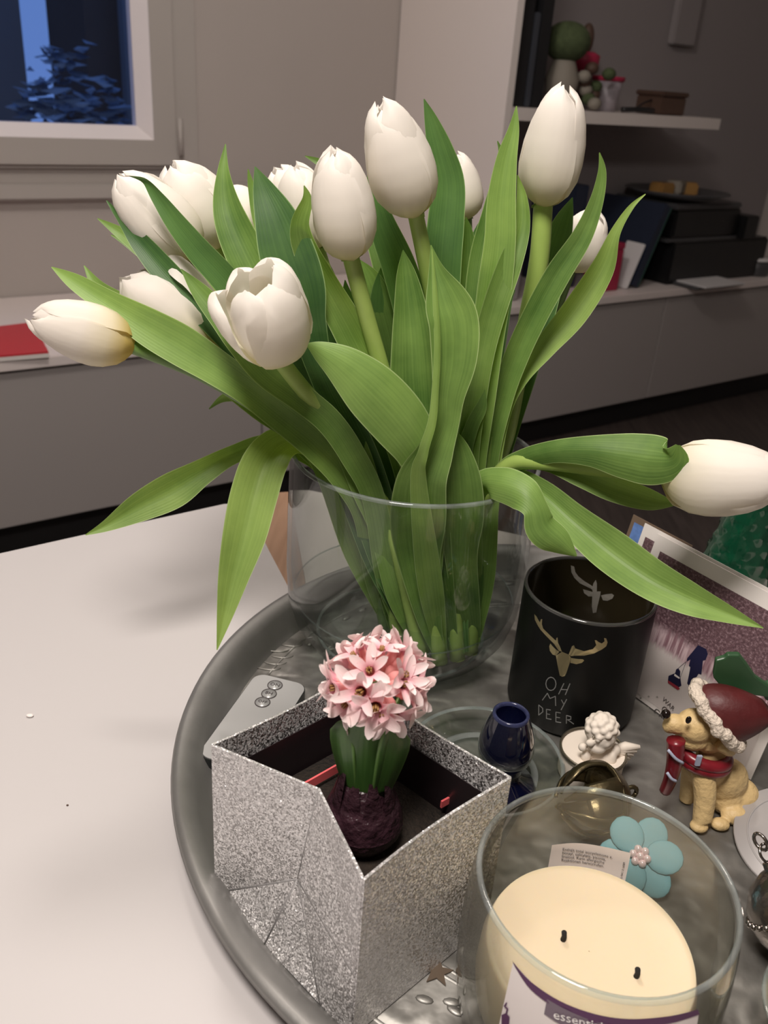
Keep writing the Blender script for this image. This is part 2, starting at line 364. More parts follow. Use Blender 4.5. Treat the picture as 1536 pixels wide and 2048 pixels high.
M_HLEAF = leafmat('hyacinth_leaf', (.030, .085, .018), (.075, .17, .035), (.12, .24, .06), .08, .35)
M_HPETAL = petalmat('hyacinth_petal', [(0, (.84, .34, .44)), (.25, (.92, .54, .60)), (.55, (.96, .73, .74)), (1, (.97, .86, .84))], .3, 40, .1)
M_HTUBE = plain('hyacinth_tube', (.86, .38, .36), .5); M_STAMEN = plain('hyacinth_stamen', (.30, .16, .05), .6)
M_DEER = plain('black_glass', (.006, .006, .006), .45, spec=.2); M_DEERIN = plain('black_glass_inside', (.022, .017, .009), .15)
M_RIMG = plain('dark_rim', (.05, .05, .048), .08, coat=1)
M_GOLD = plain('gold_foil', (.62, .52, .30), .3, .85, noise=.2, nscale=60); M_GREY = plain('grey_print', (.20, .20, .195), .5)
M_SMOKE = plain('smoke_print', (.30, .28, .25), .4)
M_WAX = plain('cream_wax', (.72, .60, .42), .45, noise=.05, nscale=14, sss=.4); M_WICK = plain('burnt_wick', (.015, .013, .012), .9)
M_LABEL = plain('label_paper', (.80, .74, .72), .55); M_PURPLE = plain('label_purple', (.085, .025, .085), .5); M_LGREY = plain('label_grey', (.17, .13, .165), .5)
M_INK = plain('ink', (.05, .04, .04), .6); M_WHITEINK = plain('white_ink', (.85, .82, .8), .6)
M_COBALT = plain('cobalt_glaze', (.002, .0028, .016), .08, coat=1, noise=.3, nscale=40)
M_COBALTRIM = plain('cobalt_glaze_worn', (.03, .035, .085), .15, noise=.8, nscale=220)
M_PLASTER = plain('plaster', (.80, .72, .63), .65, noise=.05, nscale=80); M_PEWTER = plain('aged_metal', (.30, .27, .21), .35, .9)
M_BRASS = plain('antique_brass', (.115, .092, .050), .33, .85, noise=.5, nscale=80, bump=.2, bscale=200)
M_DOG = plain('painted_resin_dog', (.66, .48, .23), .55, noise=.22, nscale=60, bump=.5, bscale=260)
M_DOGRED = plain('painted_red', (.085, .010, .011), .5, noise=.3, nscale=90, bump=.2); M_SCARF = plain('painted_scarf', (.19, .012, .02), .3, noise=.3, nscale=90)
M_FUR = plain('painted_fur', (.72, .62, .52), .8, noise=.4, nscale=300, bump=1, bscale=500); M_STRIPE = plain('scarf_stripe', (.40, .43, .55), .5); M_DARKEYE = plain('dark_eye', (.01, .006, .005), .1)
M_CARD = plain('card_white', (.82, .77, .74), .5); M_FOREST = forestprint('card_forest_print'); M_NAVY = plain('print_navy', (.012, .012, .045), .5); M_PRED = plain('print_red', (.30, .03, .05), .5)
M_CARDBLUE = plain('card_blue', (.12, .22, .50), .45, noise=.6, nscale=200); M_CARDBROWN = plain('card_brown', (.16, .11, .075), .6)
M_TREE = plain('green_glass', (.004, .055, .026), .08, noise=.5, nscale=120, coat=1)
M_SUCC = plain('succulent_leaf', (.030, .085, .035), .4, noise=.25, nscale=60)
M_REMOTE = plain('remote_silver', (.40, .40, .395), .35, .25); M_REMOTEBLACK = plain('remote_black', (.014, .016, .016), .3)
M_BLUEPETAL = plain('pale_blue_satin', (.16, .38, .44), .6); M_BEADP = plain('pearl_beads', (.85, .68, .70), .15, .2)
M_DISC = plain('grey_tin', (.40, .38, .375), .5, .2); M_SILVER = plain('antique_silver', (.28, .25, .23), .22, .95, noise=.5, nscale=90, bump=.3, bscale=160)
M_STAR = plain('brown_star', (.20, .15, .11), .4, .6)
M_MERC = glass('mercury_glass', (.80, .82, .74), .06, 1.5, .30, (.60, .55, .42))
print('materials', len(MATS))
# ------------------------------------------------------------------ the room (s runs along the cabinet front, t goes behind it)
UA = math.atan2(.596, .803); US = Vector((math.cos(UA), math.sin(UA), 0)); UT = Vector((-math.sin(UA), math.cos(UA), 0)); W0 = Vector((-.906, 1.825, 0))
def W(s, t, z): return W0 + US * s + UT * t + Vector((0, 0, z))
def wbox(name, s, t, z, mat, parent=None, bev=0.0, label=None):
    return box(name, W((s[0] + s[1]) / 2, (t[0] + t[1]) / 2, (z[0] + z[1]) / 2), (s[1] - s[0], t[1] - t[0], z[1] - z[0]), mat, parent, UA, bev, label=label)
def wboxvf(s, t, z): return boxvf(W((s[0] + s[1]) / 2, (t[0] + t[1]) / 2, (z[0] + z[1]) / 2), (s[1] - s[0], t[1] - t[0], z[1] - z[0]), UA)
ZF, ZC = -.75, 1.75
S0, S1, T0, T1 = -2.6, 3.35, -4.2, .57
def struct(name, vf, mat, label=None):
    o = obj(name, vf[0], vf[1], mat, None, False); o['kind'] = 'structure'
    if label: o['label'] = label
    return o
fl = struct('floor', wboxvf((S0, S1), (T0, T1), (ZF - .1, ZF)), M_FLOOR, 'dark brown floor beyond the table')
struct('ceiling', wboxvf((S0, S1), (T0, T1 + .2), (ZC, ZC + .1)), M_CEIL, 'pale ceiling above the room')
WS0, WS1, WZ0, WZ1 = -.75, .776, .095, 1.45
struct('wall_window', joined(wboxvf((WS1, S1), (T1, T1 + .2), (ZF, ZC)), wboxvf((S0, WS0), (T1, T1 + .2), (ZF, ZC)),
       wboxvf((WS0, WS1), (T1, T1 + .2), (ZF, WZ0)), wboxvf((WS0, WS1), (T1, T1 + .2), (WZ1, ZC))), M_WALL, 'taupe wall around the window')
struct('wall_left', wboxvf((S0 - .1, S0), (T0, T1 + .2), (ZF, ZC)), M_WALL, 'taupe wall at the far left end')
struct('wall_right', wboxvf((S1, S1 + .1), (T0, T1 + .2), (ZF, ZC)), M_WALL, 'taupe wall at the far right end')
struct('wall_rear', wboxvf((S0, S1), (T0 - .1, T0), (ZF, ZC)), M_WALL, 'taupe wall behind the viewer')
# window
win = thing('window_1', W(0, T1, WZ0), 'window with pale frame and dusk-blue trees outside', 'window'); win['kind'] = 'structure'; del win['category']
def wframe(name, s, z, w, t, mat, bev=.004):
    parts = [wboxvf((s[0], s[0] + w), t, z), wboxvf((s[1] - w, s[1]), t, z), wboxvf((s[0] + w, s[1] - w), t, (z[0], z[0] + w)), wboxvf((s[0] + w, s[1] - w), t, (z[1] - w, z[1]))]
    V, Fc = joined(*parts); return obj(name, V, Fc, mat, win, False)
wframe('outer_frame', (WS0, WS1), (WZ0, WZ1), .075, (T1 - .012, T1 + .10), M_WINFRAME)
wframe('sash', (WS0 + .065, WS1 - .072), (WZ0 + .012, WZ1 - .065), .065, (T1 - .028, T1 + .05), M_WINFRAME)
# bevelled white glazing bead
bs0, bs1, bz0, bz1 = WS0 + .13, WS1 - .137, WZ0 + .076, WZ1 - .13; bw = .034
for nm, pts in [('glazing_bead', [(bs0, bz0), (bs1, bz0), (bs1 - bw, bz0 + bw), (bs0 + bw, bz0 + bw)]), ('glazing_bead', [(bs1, bz0), (bs1, bz1), (bs1 - bw, bz1 - bw), (bs1 - bw, bz0 + bw)]),
                ('glazing_bead', [(bs0, bz1), (bs0, bz0), (bs0 + bw, bz0 + bw), (bs0 + bw, bz1 - bw)])]:
    f = [W(pts[0][0], T1 - .026, pts[0][1]), W(pts[1][0], T1 - .026, pts[1][1]), W(pts[2][0], T1 + .012, pts[2][1]), W(pts[3][0], T1 + .012, pts[3][1])]
    V, Fc = extrude(f, UT * .03); obj(nm, V, Fc, M_BEAD, win, False)
wbox('pane', (bs0 + .02, bs1 - .02), (T1 + .016, T1 + .020), (bz0 + .02, bz1), M_PANE, win)
tube('hinge', [W(.714, T1 - .036, .135), W(.714, T1 - .036, .231)], .007, M_WINFRAME, win, 10)
sill = wbox('trim_1', (S0, 1.44), (T1 - .035, T1), (.018, .058), M_WINFRAME, None, .004); tag(sill, 'pale window sill ledge below the window frame', kind='structure')
# outside: house wall, shrubs
M_HOUSE = plain('dusk_house', (.085, .07, .062), .9, noise=.2, nscale=3); M_HOUSE2 = plain('dusk_house_grey', (.20, .22, .24), .9)
hs = thing('neighbour_house', W(2.6, 3.8, ZF), 'dark brown house wall at the right of the window pane', 'building')
wbox('wall', (1.43, 4.2), (3.5, 4.2), (ZF, 4.5), M_HOUSE, hs); wbox('downpipe', (1.62, 1.70), (3.42, 3.5), (ZF, 4.5), M_HOUSE2, hs)
hs2 = thing('neighbour_house', W(0, 4.4, ZF), 'greyish house wall at the left edge of the window pane', 'building')
wbox('wall', (-2.6, 1.275), (4.2, 4.8), (ZF, 4.5), M_HOUSE2, hs2); wbox('eave', (-2.7, 1.28), (4.1, 4.8), (4.5, 4.6), M_HOUSE, hs2)
M_SHRUB = plain('dusk_foliage', (.20, .30, .42), .7, noise=.5, nscale=6); M_TRUNK = plain('dusk_trunk', (.05, .04, .035), .9)
def shrub(c, R, H, n, label):
    sh = thing('garden_shrub', c, label, 'shrub', 'shrubs outside the window')
    V, Fc = [], []
    for i in range(n):
        a = random.uniform(0, 6.28); rr = R * math.sqrt(random.random()); h = H * (1 - (rr / R) ** 2 * .7) * random.uniform(.15, 1)
        p = Vector(c) + Vector((rr * math.cos(a), rr * math.sin(a), h)); q = Matrix.Rotation(random.uniform(0, 6.28), 3, 'Z') @ Matrix.Rotation(random.uniform(-1.2, 1.2), 3, 'X')
        l = random.uniform(.035, .075); k = len(V)
        V += [p + q @ Vector(v) for v in ((-l, 0, 0), (0, l * .4, 0), (l, 0, .02), (0, -l * .4, 0))]; Fc.append((k, k + 1, k + 2, k + 3))
    o = obj('foliage', V, Fc, M_SHRUB, sh, False); o['kind'] = 'stuff'
    tube('stem', [Vector(c), Vector(c) + Vector((0, 0, H * .7))], .03, M_TRUNK, sh, 6)
shrub(W(.20, 2.5, ZF), .42, 1.50, 1500, 'tall dark shrub at the left edge of the pane'); shrub(W(1.05, 2.6, ZF), .42, 1.22, 1500, 'bluish shrub in the middle of the pane'); shrub(W(1.95, 2.7, ZF), .45, 1.30, 1500, 'dark shrub at the right side of the pane')
gd = wbox('garden_ground', (-6, 5), (T1 + .25, 7), (ZF - .4, ZF - .02), M_TRUNK); tag(gd, 'dark garden soil outside the window', kind='structure')
# cabinets
edges = [-.9, -.1, .696, 1.5, 2.32, 3.33]
clab = ['grey low cabinet left of the one under the red folder', 'grey low cabinet under the red folder, left of the door seam', 'grey low cabinet hidden behind the vase, right of the door seam', 'grey low cabinet below the dark binders', 'grey low cabinet below the printer']
for i in range(5):
    a, b_ = edges[i], edges[i + 1]
    c = thing('low_cabinet', W((a + b_) / 2, .3, ZF), clab[i], 'cabinet', 'row of low cabinets')
    wbox('body', (a + .002, b_ - .002), (.022, .56), (-.65, -.266), M_CABINET, c); wbox('door', (a + .003, b_ - .003), (0, .020), (-.648, -.272), M_CABINET, c, .0015); wbox('plinth', (a, b_), (.05, .52), (ZF, -.65), M_BLACK, c)
wt = wbox('worktop', (-.9, 3.34), (-.012, .566), (-.265, -.240), M_TOP, None, .002); tag(wt, 'long pale worktop running over the low cabinets', 'worktop')
# bookcase
bc = thing('bookcase', W(1.47, .3, -.24), 'tall white built-in bookcase with one open shelf', 'bookcase')
wbox('side_panel', (1.471, 1.496), (.03, .565), (-.239, ZC), M_PANEL, bc); wbox('back_panel', (1.496, 3.34), (.36, .38), (-.239, ZC), M_NICHE, bc)
wbox('shelf', (1.497, 2.46), (.035, .36), (.286, .320), M_PANEL, bc); wbox('junction_box', (2.50, 2.62), (.33, .36), (.545, .72), M_NICHE, bc, .004)
# things on the shelf
zs = .321
M_BOOKK = plain('book_black', (.012, .012, .014), .5); M_BOOKG = plain('book_grey', (.05, .055, .07), .5); M_BOOKB = plain('book_navy', (.018, .025, .05), .5)
bl = ['thick black binder against the bookcase side panel', 'slim grey book between two black binders', 'black binder at the right of the shelf books']
for i, (a, w, h, mt) in enumerate([(1.505, .062, .36, M_BOOKK), (1.570, .022, .24, M_BOOKG), (1.594, .045, .30, M_BOOKK)]):
    o = thing('binder', W(a + w / 2, .14, zs), bl[i], 'binder', 'binders on the shelf')
    wbox('cover', (a, a + w), (.06, .26), (zs, zs + h), mt, o, .003); wbox('page_block', (a + .004, a + w - .004), (.07, .262), (zs + .004, zs + h - .004), M_NICHE, o)
M_BALL = plain('boxwood_green', (.07, .095, .04), .9, noise=.5, nscale=60, bump=1, bscale=90); M_CREAM = plain('dim_cream', (.28, .25, .21), .7); M_PINKRED = plain('dim_red', (.42, .02, .07), .5); M_DBROWN = plain('dim_brown', (.09, .05, .035), .6); M_PAIL = plain('pail_white', (.42, .38, .42), .4, noise=.3, nscale=40)
o = thing('topiary_ball', W(1.765, .12, zs), 'green topiary ball in a cream vase on shelf', 'plant')
lathe('vase', [(.028, 0), (.045, .03), (.052, .08), (.035, .125), (.03, .14)], W(1.765, .12, zs), M_CREAM, o, 24, capb=True, capt=True); V, Fc = ellvf(W(1.765, .12, zs + .18), (.07, .07, .055)); obj('leaf_ball', V, Fc, M_BALL, o)
o = thing('figurine_pot', W(1.94, .22, zs), 'red pot with dark figure beside the topiary ball', 'ornament')
lathe('pot', [(.02, 0), (.03, .01), (.028, .05), (.034, .10)], W(1.93, .22, zs), M_DBROWN, o, 20, capb=True, capt=True); lathe('red_bowl', [(.035, .10), (.048, .125), (.05, .155), (.03, .165)], W(1.95, .22, zs), M_PINKRED, o, 20, capb=True, capt=True); V, Fc = ellvf(W(1.95, .22, zs + .20), (.022, .022, .045)); obj('figure', V, Fc, M_DBROWN, o)
o = thing('flower_bunch', W(1.865, .08, zs), 'bunch of dried flowers low on the shelf', 'flowers')
for k in range(9):
    V, Fc = ellvf(W(1.865 + random.uniform(-.05, .05), .08 + random.uniform(-.03, .03), zs + .02 + .012 * k), (.022, .02, .018), None, 8, 6); obj('blossom', V, Fc, [M_CREAM, M_BALL, M_DBROWN][k % 3], o)
o = thing('small_pail', W(2.0, .15, zs), 'small white pail with a red rim on shelf', 'pail')
lathe('body', [(.036, 0), (.048, .09), (.046, .09), (.034, .004)], W(2.0, .15, zs), M_PAIL, o, 24, capb=True, capt=True); lathe('rim', [(.047, .086), (.052, .088), (.052, .1), (.046, .1)], W(2.0, .15, zs), M_PINKRED, o, 24)
o = thing('wooden_box', W(2.27, .15, zs), 'small dark brown box at the shelf end', 'box'); wbox('body', (2.205, 2.33), (.09, .2), (zs, zs + .055), M_DBROWN, o, .004); wbox('lid', (2.20, 2.335), (.085, .205), (zs + .055, zs + .07), M_DBROWN, o, .004)
o = thing('sunglasses', W(2.1, .1, zs), 'black folded glasses lying beside the small pail', 'glasses'); tube('frame', [W(2.03, .1, zs + .008), W(2.1, .08, zs + .012), W(2.18, .1, zs + .01)], .008, M_BOOKK, o, 8, 4); tube('temple', [W(2.10, .11, zs + .01), W(2.15, .12, zs + .03), W(2.2, .13, zs + .042)], .003, M_BOOKK, o, 6, 4)
# things on the worktop
zt = -.2395
rf = thing('folder', W(.08, .25, zt), 'flat red folder lying on the worktop', 'folder'); c4 = [PZ(-70, 660, -.226), PZ(66, 644, -.226), PZ(97, 703, -.226), PZ(-60, 716, -.226)]
V, Fc = extrude([c + Vector((0, 0, -.004)) for c in c4], (0, 0, .004)); obj('cover', V, Fc, plain('red_folder', (.60, .03, .045), .4), rf, False); V, Fc = extrude([c + Vector((0, 0, -.0135)) for c in c4], (0, 0, .0092)); obj('page_block', V, Fc, M_CARD, rf, False)
pr = thing('printer', W(2.55, .2, zt), 'black multifunction printer with raised lid and paper tray', 'printer')
M_PRN = plain('printer_black', (.010, .010, .011), .35); M_PRN2 = plain('printer_grey', (.07, .07, .075), .35); M_PAPER = plain('printer_paper', (.75, .73, .74), .6)
wbox('body', (2.37, 2.95), (.05, .34), (zt, zt + .150), M_PRN, pr, .008); wbox('middle_deck', (2.33, 2.74), (.055, .33), (zt + .150, zt + .162), M_PRN2, pr, .003); wbox('scanner', (2.36, 2.74), (.06, .34), (zt + .162, zt + .262), M_PRN, pr, .008); wbox('lid', (2.34, 2.72), (.05, .34), (zt + .262, zt + .282), M_PRN2, pr, .005)
wbox('control_panel', (2.74, 2.82), (.03, .14), (zt + .152, zt + .235), M_PRN, pr, .004); wbox('output_tray', (2.40, 2.68), (-.06, .05), (zt + .003, zt + .012), M_PRN2, pr, .002)
o = wbox('paper_sheet', (2.42, 2.66), (-.08, .048), (zt + .0125, zt + .0165), M_PAPER); tag(o, 'white paper sheets lying in the printer output tray', 'paper')
o = thing('plate', W(2.5, .18, zt + .283), 'dark plate of wrapped sweets on the printer', 'plate'); lathe('dish', [(.05, 0), (.12, .008), (.19, .032), (.185, .034), (.11, .012), (.001, .01)], W(2.46, .155, zt + .283), M_PRN2, o, 32, capb=True)
M_CANDY = plain('amber_wrap', (.35, .19, .06), .25)
for k in range(3): tag(box('wrapped_sweet', W(2.39 + .075 * k, .17, zt + .318 + .006 * (k % 2)), (.075, .06, .045), [M_CANDY, M_CREAM, M_CANDY][k], None, UA + .4 * k, .006), ['amber wrapped sweet nearest the plate edge', 'pale wrapped sweet in the middle of the plate', 'amber wrapped sweet at the right of the plate'][k], 'sweet', 'sweets on the plate')
def leanbox(name, s, w, h, lean, t, mat, label, cat, group=None, edgemat=None):
    R = Matrix.Rotation(UA, 3, 'Z') @ Matrix.Rotation(lean, 3, 'Y')
    b0 = W(s, (t[0] + t[1]) / 2, zt + .001 + abs(math.sin(lean)) * w / 2)
    o = thing(name, b0, label, cat, group)
    box('cover', b0 + R @ Vector((0, 0, h / 2)), (w, t[1] - t[0], h), mat, o, rot=R, bev=.002)
    box('spine_edge', b0 + R @ Vector((w * .42, -(t[1] - t[0]) / 2, h / 2)), (w * .12, .004, h * .98), edgemat or mat, o, rot=R); return o
M_TEAL = plain('binder_teal', (.025, .075, .06), .5)
leanbox('ring_binder', 2.195, .035, .29, .36, (.05, .345), M_BOOKB, 'navy ring binder with green edge leaning on the printer', 'binder', edgemat=M_TEAL)
leanbox('ring_binder', 1.95, .06, .335, .0, (.14, .34), M_BOOKB, 'dark blue binder standing behind the right tulip', 'binder')
leanbox('notepad', 2.150, .005, .16, .36, (.05, .13), M_PAPER, 'white notepad leaning on the navy binder', 'notepad')
leanbox('magazine_file', 1.62, .02, .26, .0, (.05, .30), M_NICHE, 'grey magazine file upright near the bookcase side', 'file')
o = thing('red_box', W(2.06, .09, zt), 'dim red box beside the leaning binder', 'box'); wbox('body', (2.01, 2.105), (.05, .13), (zt, zt + .14), M_PINKRED, o, .003); wbox('lid', (2.008, 2.107), (.048, .132), (zt + .14, zt + .16), M_PINKRED, o, .003)
o = thing('pen', PZ(1185, 583, zt), 'black pen lying on the worktop edge', 'pen'); tube('barrel', [PZ(1150, 577, zt + .005), PZ(1195, 585, zt + .005)], .005, M_BOOKK, o, 8); tube('tip', [PZ(1195, 585, zt + .005), PZ(1200, 586, zt + .004)], .002, M_PEWTER, o, 6)
o = thing('round_tin', W(2.93, .1, zt), 'dark round tin at the right end of worktop', 'tin'); lathe('body', [(.05, 0), (.055, .01), (.055, .05), (.05, .055)], W(2.95, .08, zt), M_PRN2, o, 24, capb=True, capt=True); lathe('lid', [(.05, .056), (.056, .058), (.05, .068)], W(2.95, .08, zt), M_PAPER, o, 24, capt=True)
# ------------------------------------------------------------------ table, mat, tray
tb = thing('dining_table', (0, .3, ZF), 'brown wooden table carrying the white mat and tray', 'table')
tp = [(-1.05, .062), (-.60, .402), (-.20, .702), (-.135, .752), (-.105, .778), (-.075, .788), (-.03, .775), (.134, .722), (.322, .677), (.48, .60), (.62, .46), (.70, .25), (.70, -.15), (.45, -.42), (-.62, -.46)]
V, Fc = extrude([(x, y, -.03) for x, y in tp], (0, 0, .03)); obj('table_top', V, Fc, M_TABLE, tb, False)
for x, y in [(-.75, .1), (-.1, .6), (.5, .3), (-.4, -.3), (.4, -.3)][:4]: box('leg', (x, y, (ZF - .03) / 2), (.06, .06, -.03 - ZF), M_TABLE, tb, .6, .004)
mp_ = [(-1.06, .052), (-.60, .398), (-.25, .664), (-.150, .739), (-.137, .743), (-.127, .735), (-.095, .655), (-.076, .610), (.16, .05), (.30, -.30), (-.62, -.46)]
V, Fc = extrude([(x, y, .0003) for x, y in mp_], (0, 0, .0022)); tag(obj('table_mat', V, Fc, M_MAT, None, False), 'large smooth white mat covering the left of the table', 'table mat')
mp2 = [(-.094, .780), (-.075, .783), (-.03, .770), (.134, .717), (.322, .672), (.475, .597), (.614, .458), (.69, .25), (.69, -.14), (.44, -.41), (.31, -.30), (.17, .05), (-.055, .590)]
V, Fc = extrude([(x, y, .0003) for x, y in mp2[::-1]], (0, 0, .0022)); tag(obj('table_mat', V, Fc, plain('table_mat_beige', (.50, .455, .43), .5), None, False), 'beige mat under the right half of the tray', 'table mat')
TZ = .0045; TC = Vector((.135, .421, .0026))
tr = thing('serving_tray', TC, 'large round pewter tray with raised rim and embossed pattern', 'tray')
lathe('tray_floor', [(.0001, TZ - .003), (.16, TZ - .003), (.222, TZ - .003), (.2235, TZ - .001), (.222, TZ - .0005), (.0001, TZ - .0005)][3:], TC * 1.0 - Vector((0, 0, .0026)), M_TRAY, tr, 120)
lathe('rim', [(.2235, .0032), (.2275, .006), (.2335, .017), (.2375, .0195), (.243, .0215), (.2465, .0205), (.2475, .018), (.245, .0155), (.240, .0150), (.2335, .006), (.228, .0012), (.222, .0012)], TC - Vector((0, 0, .0026)), M_TRAYRIM, tr, 140)
# embossed crescents, ovals and rings pressed into the floor
pats = []
for x, y, ln, an in [(553, 1301, 34, 20), (561, 1313, 40, 18), (548, 1326, 42, 14), (536, 1337, 40, 10), (580, 1290, 30, 24)]:
    p = PZ(x, y, TZ); pts = []
    for k in range(9):
        a = math.radians(200 + 140 * k / 8 + an); pts.append(p + Vector((math.cos(a) * .0085, math.sin(a) * .004 + .003, -.0006)))
    pats.append(tubevf(pts, [.0003, .0006, .0008, .0009, .0009, .0009, .0008, .0006, .0003], 6))
random.seed(3)
for k in range(120):
    a = random.uniform(0, 6.283); r = .19 + .02 * (k % 2) + random.uniform(-.004, .004)
    p = TC + Vector((r * math.cos(a), r * math.sin(a), TZ - .0026 - .0004))
    pats.append(ellvf(p, (.0042, .0022, .0009), Matrix.Rotation(a + 1.57 + random.uniform(-.6, .6), 3, 'Z'), 10, 6))
for r in (.174, .178, .214): pats.append(lathevf([(r - .0009, 0), (r, .0007), (r + .0009, 0)], TC + Vector((0, 0, TZ - .0026 - .0004)), 100))
V, Fc = joined(*pats); o = obj('embossed_pattern', V, Fc, M_TRAY, tr); o['kind'] = 'stuff'
o = PZ(875, 1945, TZ); pts = []
for k in range(10):
    a = math.radians(36 * k + 10); r = .0075 if k % 2 == 0 else .0032; pts.append(o + Vector((math.cos(a) * r, math.sin(a) * r, .0002)))
V, Fc = extrude(pts, (0, 0, .0007)); tag(obj('confetti_star', V, Fc, M_STAR, None, False, loc=o), 'tiny brown metal star lying on the tray', 'star')
c = PZ(893, 1966, TZ); pts = [c + Vector((math.cos(math.radians(36 * k + 30)) * (.0095 if k % 2 == 0 else .0042), math.sin(math.radians(36 * k + 30)) * (.0095 if k % 2 == 0 else .0042), .0001)) for k in range(10)]
# crumbs on the mat
c = PZ(60, 1433, .0026); V, Fc = ellvf(c + Vector((0, 0, .0008)), (.0024, .0016, .0008), None, 10, 6); tag(obj('petal_scrap', V, Fc, M_CARD, None, loc=c), 'tiny white petal scrap on the white mat', 'scrap')
c = PZ(135, 1611, .0026); V, Fc = ellvf(c + Vector((0, 0, .0003)), (.0007, .0006, .0003), None, 8, 5); tag(obj('brown_crumb', V, Fc, M_DBROWN, None, loc=c), 'tiny brown crumb on the white mat', 'crumb')
# ------------------------------------------------------------------ glass vase
VC = Vector((.018, .540, 0))
va = thing('glass_vase', VC + Vector((0, 0, TZ)), 'large clear glass vase holding the white tulips', 'vase')
outp = [(.0002, TZ), (.050, TZ), (.060, .0065), (.070, .014), (.0775, .026), (.082, .042), (.0835, .065), (.0835, .11), (.0825, .149)]
inp = [(.0795, .149), (.0805, .11), (.0805, .065), (.0785, .044), (.073, .030), (.064, .021), (.050, .0165), (.0002, .0155)]
lathe('outer_wall', outp, VC, M_GLASS, va, 72); lathe('inner_wall', inp, VC, M_GLASS, va, 72)
lathe('rim', [(.0825, .1488), (.0827, .1500), (.0818, .1510), (.0804, .1510), (.0796, .1500), (.0795, .1488)], VC, M_GLASSEDGE, va, 72)
WZ = .043
lathe('water', [(.0784, WZ + .0012), (.0772, WZ + .0003), (.074, WZ), (.0002, WZ)], VC, M_WATER, va, 72)
def ringvf(r, z, th): return lathevf([(r + th * math.cos(a), z + th * math.sin(a)) for a in [6.2832 * k / 8 for k in range(9)]], VC, 72)
obj('water_edge', *ringvf(.0778, WZ + .0004, .0005), M_GLASSEDGE, va); obj('base_ring', *ringvf(.0600, .0105, .0012), M_GLASSEDGE, va)  # base_ring is added as a highlight around the thick glass base
# ------------------------------------------------------------------ leaves and tulips
def lerp(a, b, t): return a + (b - a) * t
def leaf(kn, parent, root=None, curl=.28, ruf=.10, mat=None, nseg=7, nc=9, name='leaf', label=None, midf=.5, rhw=.0038, mhw=.0085, fold=.35):
    pts = []
    for x, y, Y, hw, tw in kn:
        p = PY(x, y, Y); pts.append((p.x, p.y, p.z, hw * pxm(p), tw))
    if root is not None:
        a = Vector(pts[-1][:3]); r = Vector(root); mid = a.lerp(r, midf) + Vector((0, 0, -.006))
        pts.append((mid.x, mid.y, mid.z, max(mhw, .0), pts[-1][4] * .6)); pts.append((r.x, r.y, r.z, rhw, 0))
    sm = cr(pts, nseg); n = len(sm); P = [Vector(s[:3]) for s in sm]
    V, Fc, uv = [], [], []; ph = random.uniform(0, 6); fr = random.uniform(1.6, 2.6)
    Sp = None
    for i in range(n):
        T = (P[min(i + 1, n - 1)] - P[max(i - 1, 0)]).normalized()
        vw = (P[i] - CAM).normalized(); S = T.cross(vw)
        if S.length < .15 and Sp is not None: S = Sp
        S.normalize()
        if Sp is not None and S.dot(Sp) < 0: S = -S
        Sp = S.copy(); Nn = S.cross(T).normalized()
        if Nn.dot(vw) > 0: Nn = -Nn
        q = Matrix.Rotation(math.radians(sm[i][4]), 3, T); S2 = q @ S; N2 = q @ Nn
        hw = max(sm[i][3], .0002); v = i / (n - 1)
        for k in range(nc):
            c = 2 * k / (nc - 1) - 1
            z = curl * (fold * abs(c) + (1 - fold) * c * c) * .9 + ruf * abs(c) ** 2 * math.sin(v * 6.283 * fr + ph + (1.7 if c > 0 else 0))
            V.append(P[i] + S2 * (hw * c * (1 - .12 * curl)) + N2 * (hw * (z - curl * .3))); uv.append((.5 + .5 * c, v))
    for i in range(n - 1):
        for k in range(nc - 1): Fc.append((i * nc + k, i * nc + k + 1, (i + 1) * nc + k + 1, (i + 1) * nc + k))
    return obj(name, V, Fc, mat or M_LEAF, parent, True, uv, label=label)
PROF = [(0, .16), (.05, .46), (.14, .76), (.26, .94), (.40, 1.0), (.56, .97), (.72, .86), (.84, .71), (.92, .54), (.97, .36), (1, .15)]
WID = [(0, .55), (.08, .85), (.25, 1.05), (.5, 1.10), (.7, 1.12), (.84, 1.10), (.93, .98), (.98, .70), (1, .25)]
WIDB = [(0, .55), (.08, .85), (.25, 1.05), (.5, 1.12), (.7, 1.2), (.84, 1.35), (.93, 1.45), (.98, 1.3), (1, .9)]
def interp(tab, v):
    for (a, x), (b, y) in zip(tab, tab[1:]):
        if v <= b: return x + (y - x) * (v - a) / (b - a)
    return tab[-1][1]
